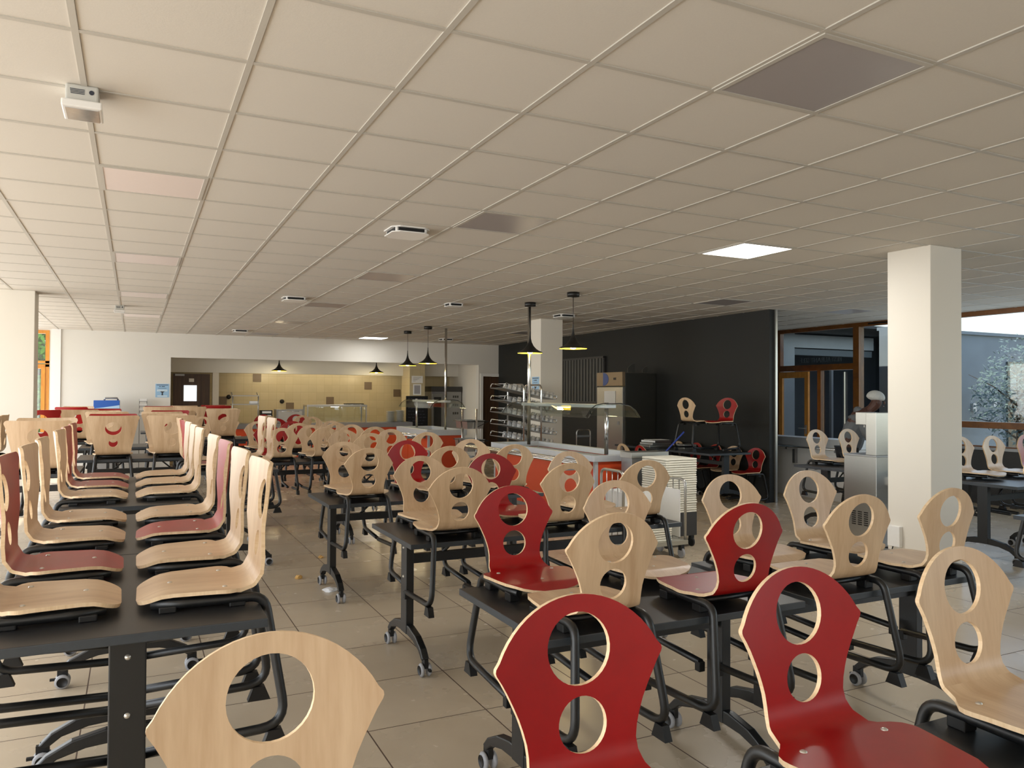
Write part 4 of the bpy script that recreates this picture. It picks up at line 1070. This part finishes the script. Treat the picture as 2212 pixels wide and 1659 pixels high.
skinned('hood', [(-.13,.09,1.43), (-.09,0,1.46), (-.13,-.09,1.43)], [(0,1),(1,2)], [.05,.06,.05], JACKET, body)
skinned('trousers', [(0,0,.92), (.02,.10,.84), (-.02,.11,.48), (.05,.11,.12), (.02,-.10,.84), (-.02,-.11,.48), (.05,-.11,.12)], [(0,1),(1,2),(2,3),(0,4),(4,5),(5,6)], [(.14,.16),.10,.075,.06,.10,.075,.06], TROUS, body)
bm = bmesh.new(); bmesh.ops.create_uvsphere(bm, u_segments=20, v_segments=12, radius=1)
for v_ in bm.verts:
    v_.co = Vector((v_.co.x*.118, v_.co.y*.102, v_.co.z*.095 if v_.co.z > 0 else v_.co.z*.05))
d = bpy.data.meshes.new('hair_net'); bm.to_mesh(d); bm.free(); d.materials.append(HAIRN); d.shade_smooth()
o = bpy.data.objects.new('hair_net', d); C.objects.link(o); o.parent = body; o.location = (-.33, 0, 1.625); o.rotation_euler = (0, -.2, 0)
fc = MB().lathe([(.0001,-.018),(.011,-.006),(.013,.008),(.006,.03)], (-.437, 0, 1.545), 10, cap=False); fc.build('nose', SKIN, body)
for sg in (-1, 1):
    MB().lathe([(.0001,-.008),(.010,-.003),(.010,.003),(.0001,.008)], (-.42, sg*.034, 1.572), 10, cap=False).build('eye', mat('eye', (30,24,22), .2) if 'eye' not in MATS else MATS['eye'], body)
    MB().lathe([(.0001,-.03),(.014,-.015),(.016,.01),(.0001,.03)], (-.335, sg*.088, 1.56), 10, cap=False).build('ear', SKIN, body)
MB().tube([(-.42,-.025,1.505), (-.43,0,1.502), (-.42,.025,1.505)], .006, 6).build('mouth', mat('lips', (70,34,32), .5), body)
# ------------------------------------------------------------------ light
def area(name, loc, rot, sx, sy, e, col):
    l = bpy.data.lights.new(name, 'AREA'); l.shape = 'RECTANGLE'; l.size = sx; l.size_y = sy; l.energy = e; l.color = col
    o = bpy.data.objects.new(name, l); C.objects.link(o); o.location = loc; o.rotation_euler = rot; return o
yy = YF+.35; k = 0
while yy < YB-1:
    area('daylight_window', (XL-.12, yy+1.6, 1.6), (0, -PI/2, 0), 2.2, 3.1, 84, (1.0, .985, .96)); yy += 3.55
area('daylight_corner', (-2.15, YB+.3, 1.7), (-PI/2, 0, 0), 1.0, 2.1, 30, (1, .99, .96))
area('daylight_courtyard', (XR+.2, 4.2, 1.9), (0, PI/2, 0), 1.6, 9.0, 75, (.80, .90, 1.0))
area('daylight_entry', (XR+1.2, 10.4, 1.3), (0, PI/2, 0), 1.8, 1.5, 8, (.85, .92, 1.0))
area('front_fill', (2.0, YF+.05, 1.9), (PI/2, 0, 0), 9, 1.5, 20, (1.0, .98, .95))  # dim fill added behind the camera; the wall there is closed
area('front_fill', (9.2, YF+.05, 1.7), (PI/2, 0, 0), 4, 1.8, 60, (.76, .88, 1.0))  # bluish fill for windows assumed at front right, none built
area('panel_glow', (xs[2], rows[1], H-.02), (0, 0, 0), .54, .54, 22, (1, .97, .92))
area('panel_glow', (xs[2], rows[5], H-.02), (0, 0, 0), .54, .54, 7, (1, .97, .92))
area('hall_fill', (14, 11.9, 2.95), (0, 0, 0), 3, .3, 14, (.9, .95, 1))  # unseen lamp added to brighten the hall beam
area('kitchen_fill', (4.2, 19.85, 2.46), (0, 0, 0), 3.5, .2, 9, (1, .86, .62))  # unseen lamp added behind the beam to light the tiled wall
sn = bpy.data.lights.new('sun', 'SUN'); sn.energy = 5.0; sn.angle = .01; sn.color = (1, .95, .86)
so = bpy.data.objects.new('sun', sn); C.objects.link(so)
so.rotation_euler = Vector((1.0, -.25, -1.05)).to_track_quat('-Z', 'Y').to_euler()
wd = bpy.data.worlds.new('World'); bpy.context.scene.world = wd; wd.use_nodes = True
nt = wd.node_tree; bg = nt.nodes['Background']
sky = nt.nodes.new('ShaderNodeTexSky'); sky.sky_type = 'NISHITA'; sky.sun_disc = False; sky.sun_elevation = .75; sky.sun_rotation = 1.8
nt.links.new(sky.outputs[0], bg.inputs[0]); bg.inputs[1].default_value = .36
# ------------------------------------------------------------------ camera
f = 1668.6; yaw, pitch, roll = [math.radians(a) for a in (26.024, .870, .3036)]
cy_, sy_, cp, sp_ = math.cos(yaw), math.sin(yaw), math.cos(pitch), math.sin(pitch)
fw = Vector((sy_*cp, cy_*cp, sp_)); r0 = Vector((cy_, -sy_, 0)); u0 = r0.cross(fw)
r1 = r0*math.cos(roll)+u0*math.sin(roll); u1 = u0*math.cos(roll)-r0*math.sin(roll)
cam = bpy.data.cameras.new('camera'); cam.sensor_width = 36; cam.lens = f/2212*36; cam.clip_end = 200; cam.clip_start = .05
co = bpy.data.objects.new('camera', cam); C.objects.link(co)
co.matrix_world = Matrix(((r1.x, u1.x, -fw.x, 0), (r1.y, u1.y, -fw.y, 0), (r1.z, u1.z, -fw.z, CAMZ), (0,0,0,1)))
sc = bpy.context.scene; sc.camera = co
sc.view_settings.view_transform = 'Standard'; sc.view_settings.look = 'None'; sc.view_settings.exposure = .27; sc.view_settings.gamma = 1.09
sc.cycles.use_denoising = True; sc.cycles.max_bounces = 8; sc.cycles.diffuse_bounces = 4; sc.cycles.use_adaptive_sampling = True; sc.cycles.adaptive_threshold = .035; sc.cycles.glossy_bounces = 3; sc.cycles.transparent_max_bounces = 16
sc.cycles.caustics_reflective = False; sc.cycles.caustics_refractive = False; sc.cycles.sample_clamp_indirect = 6
# drop prototypes that were never placed
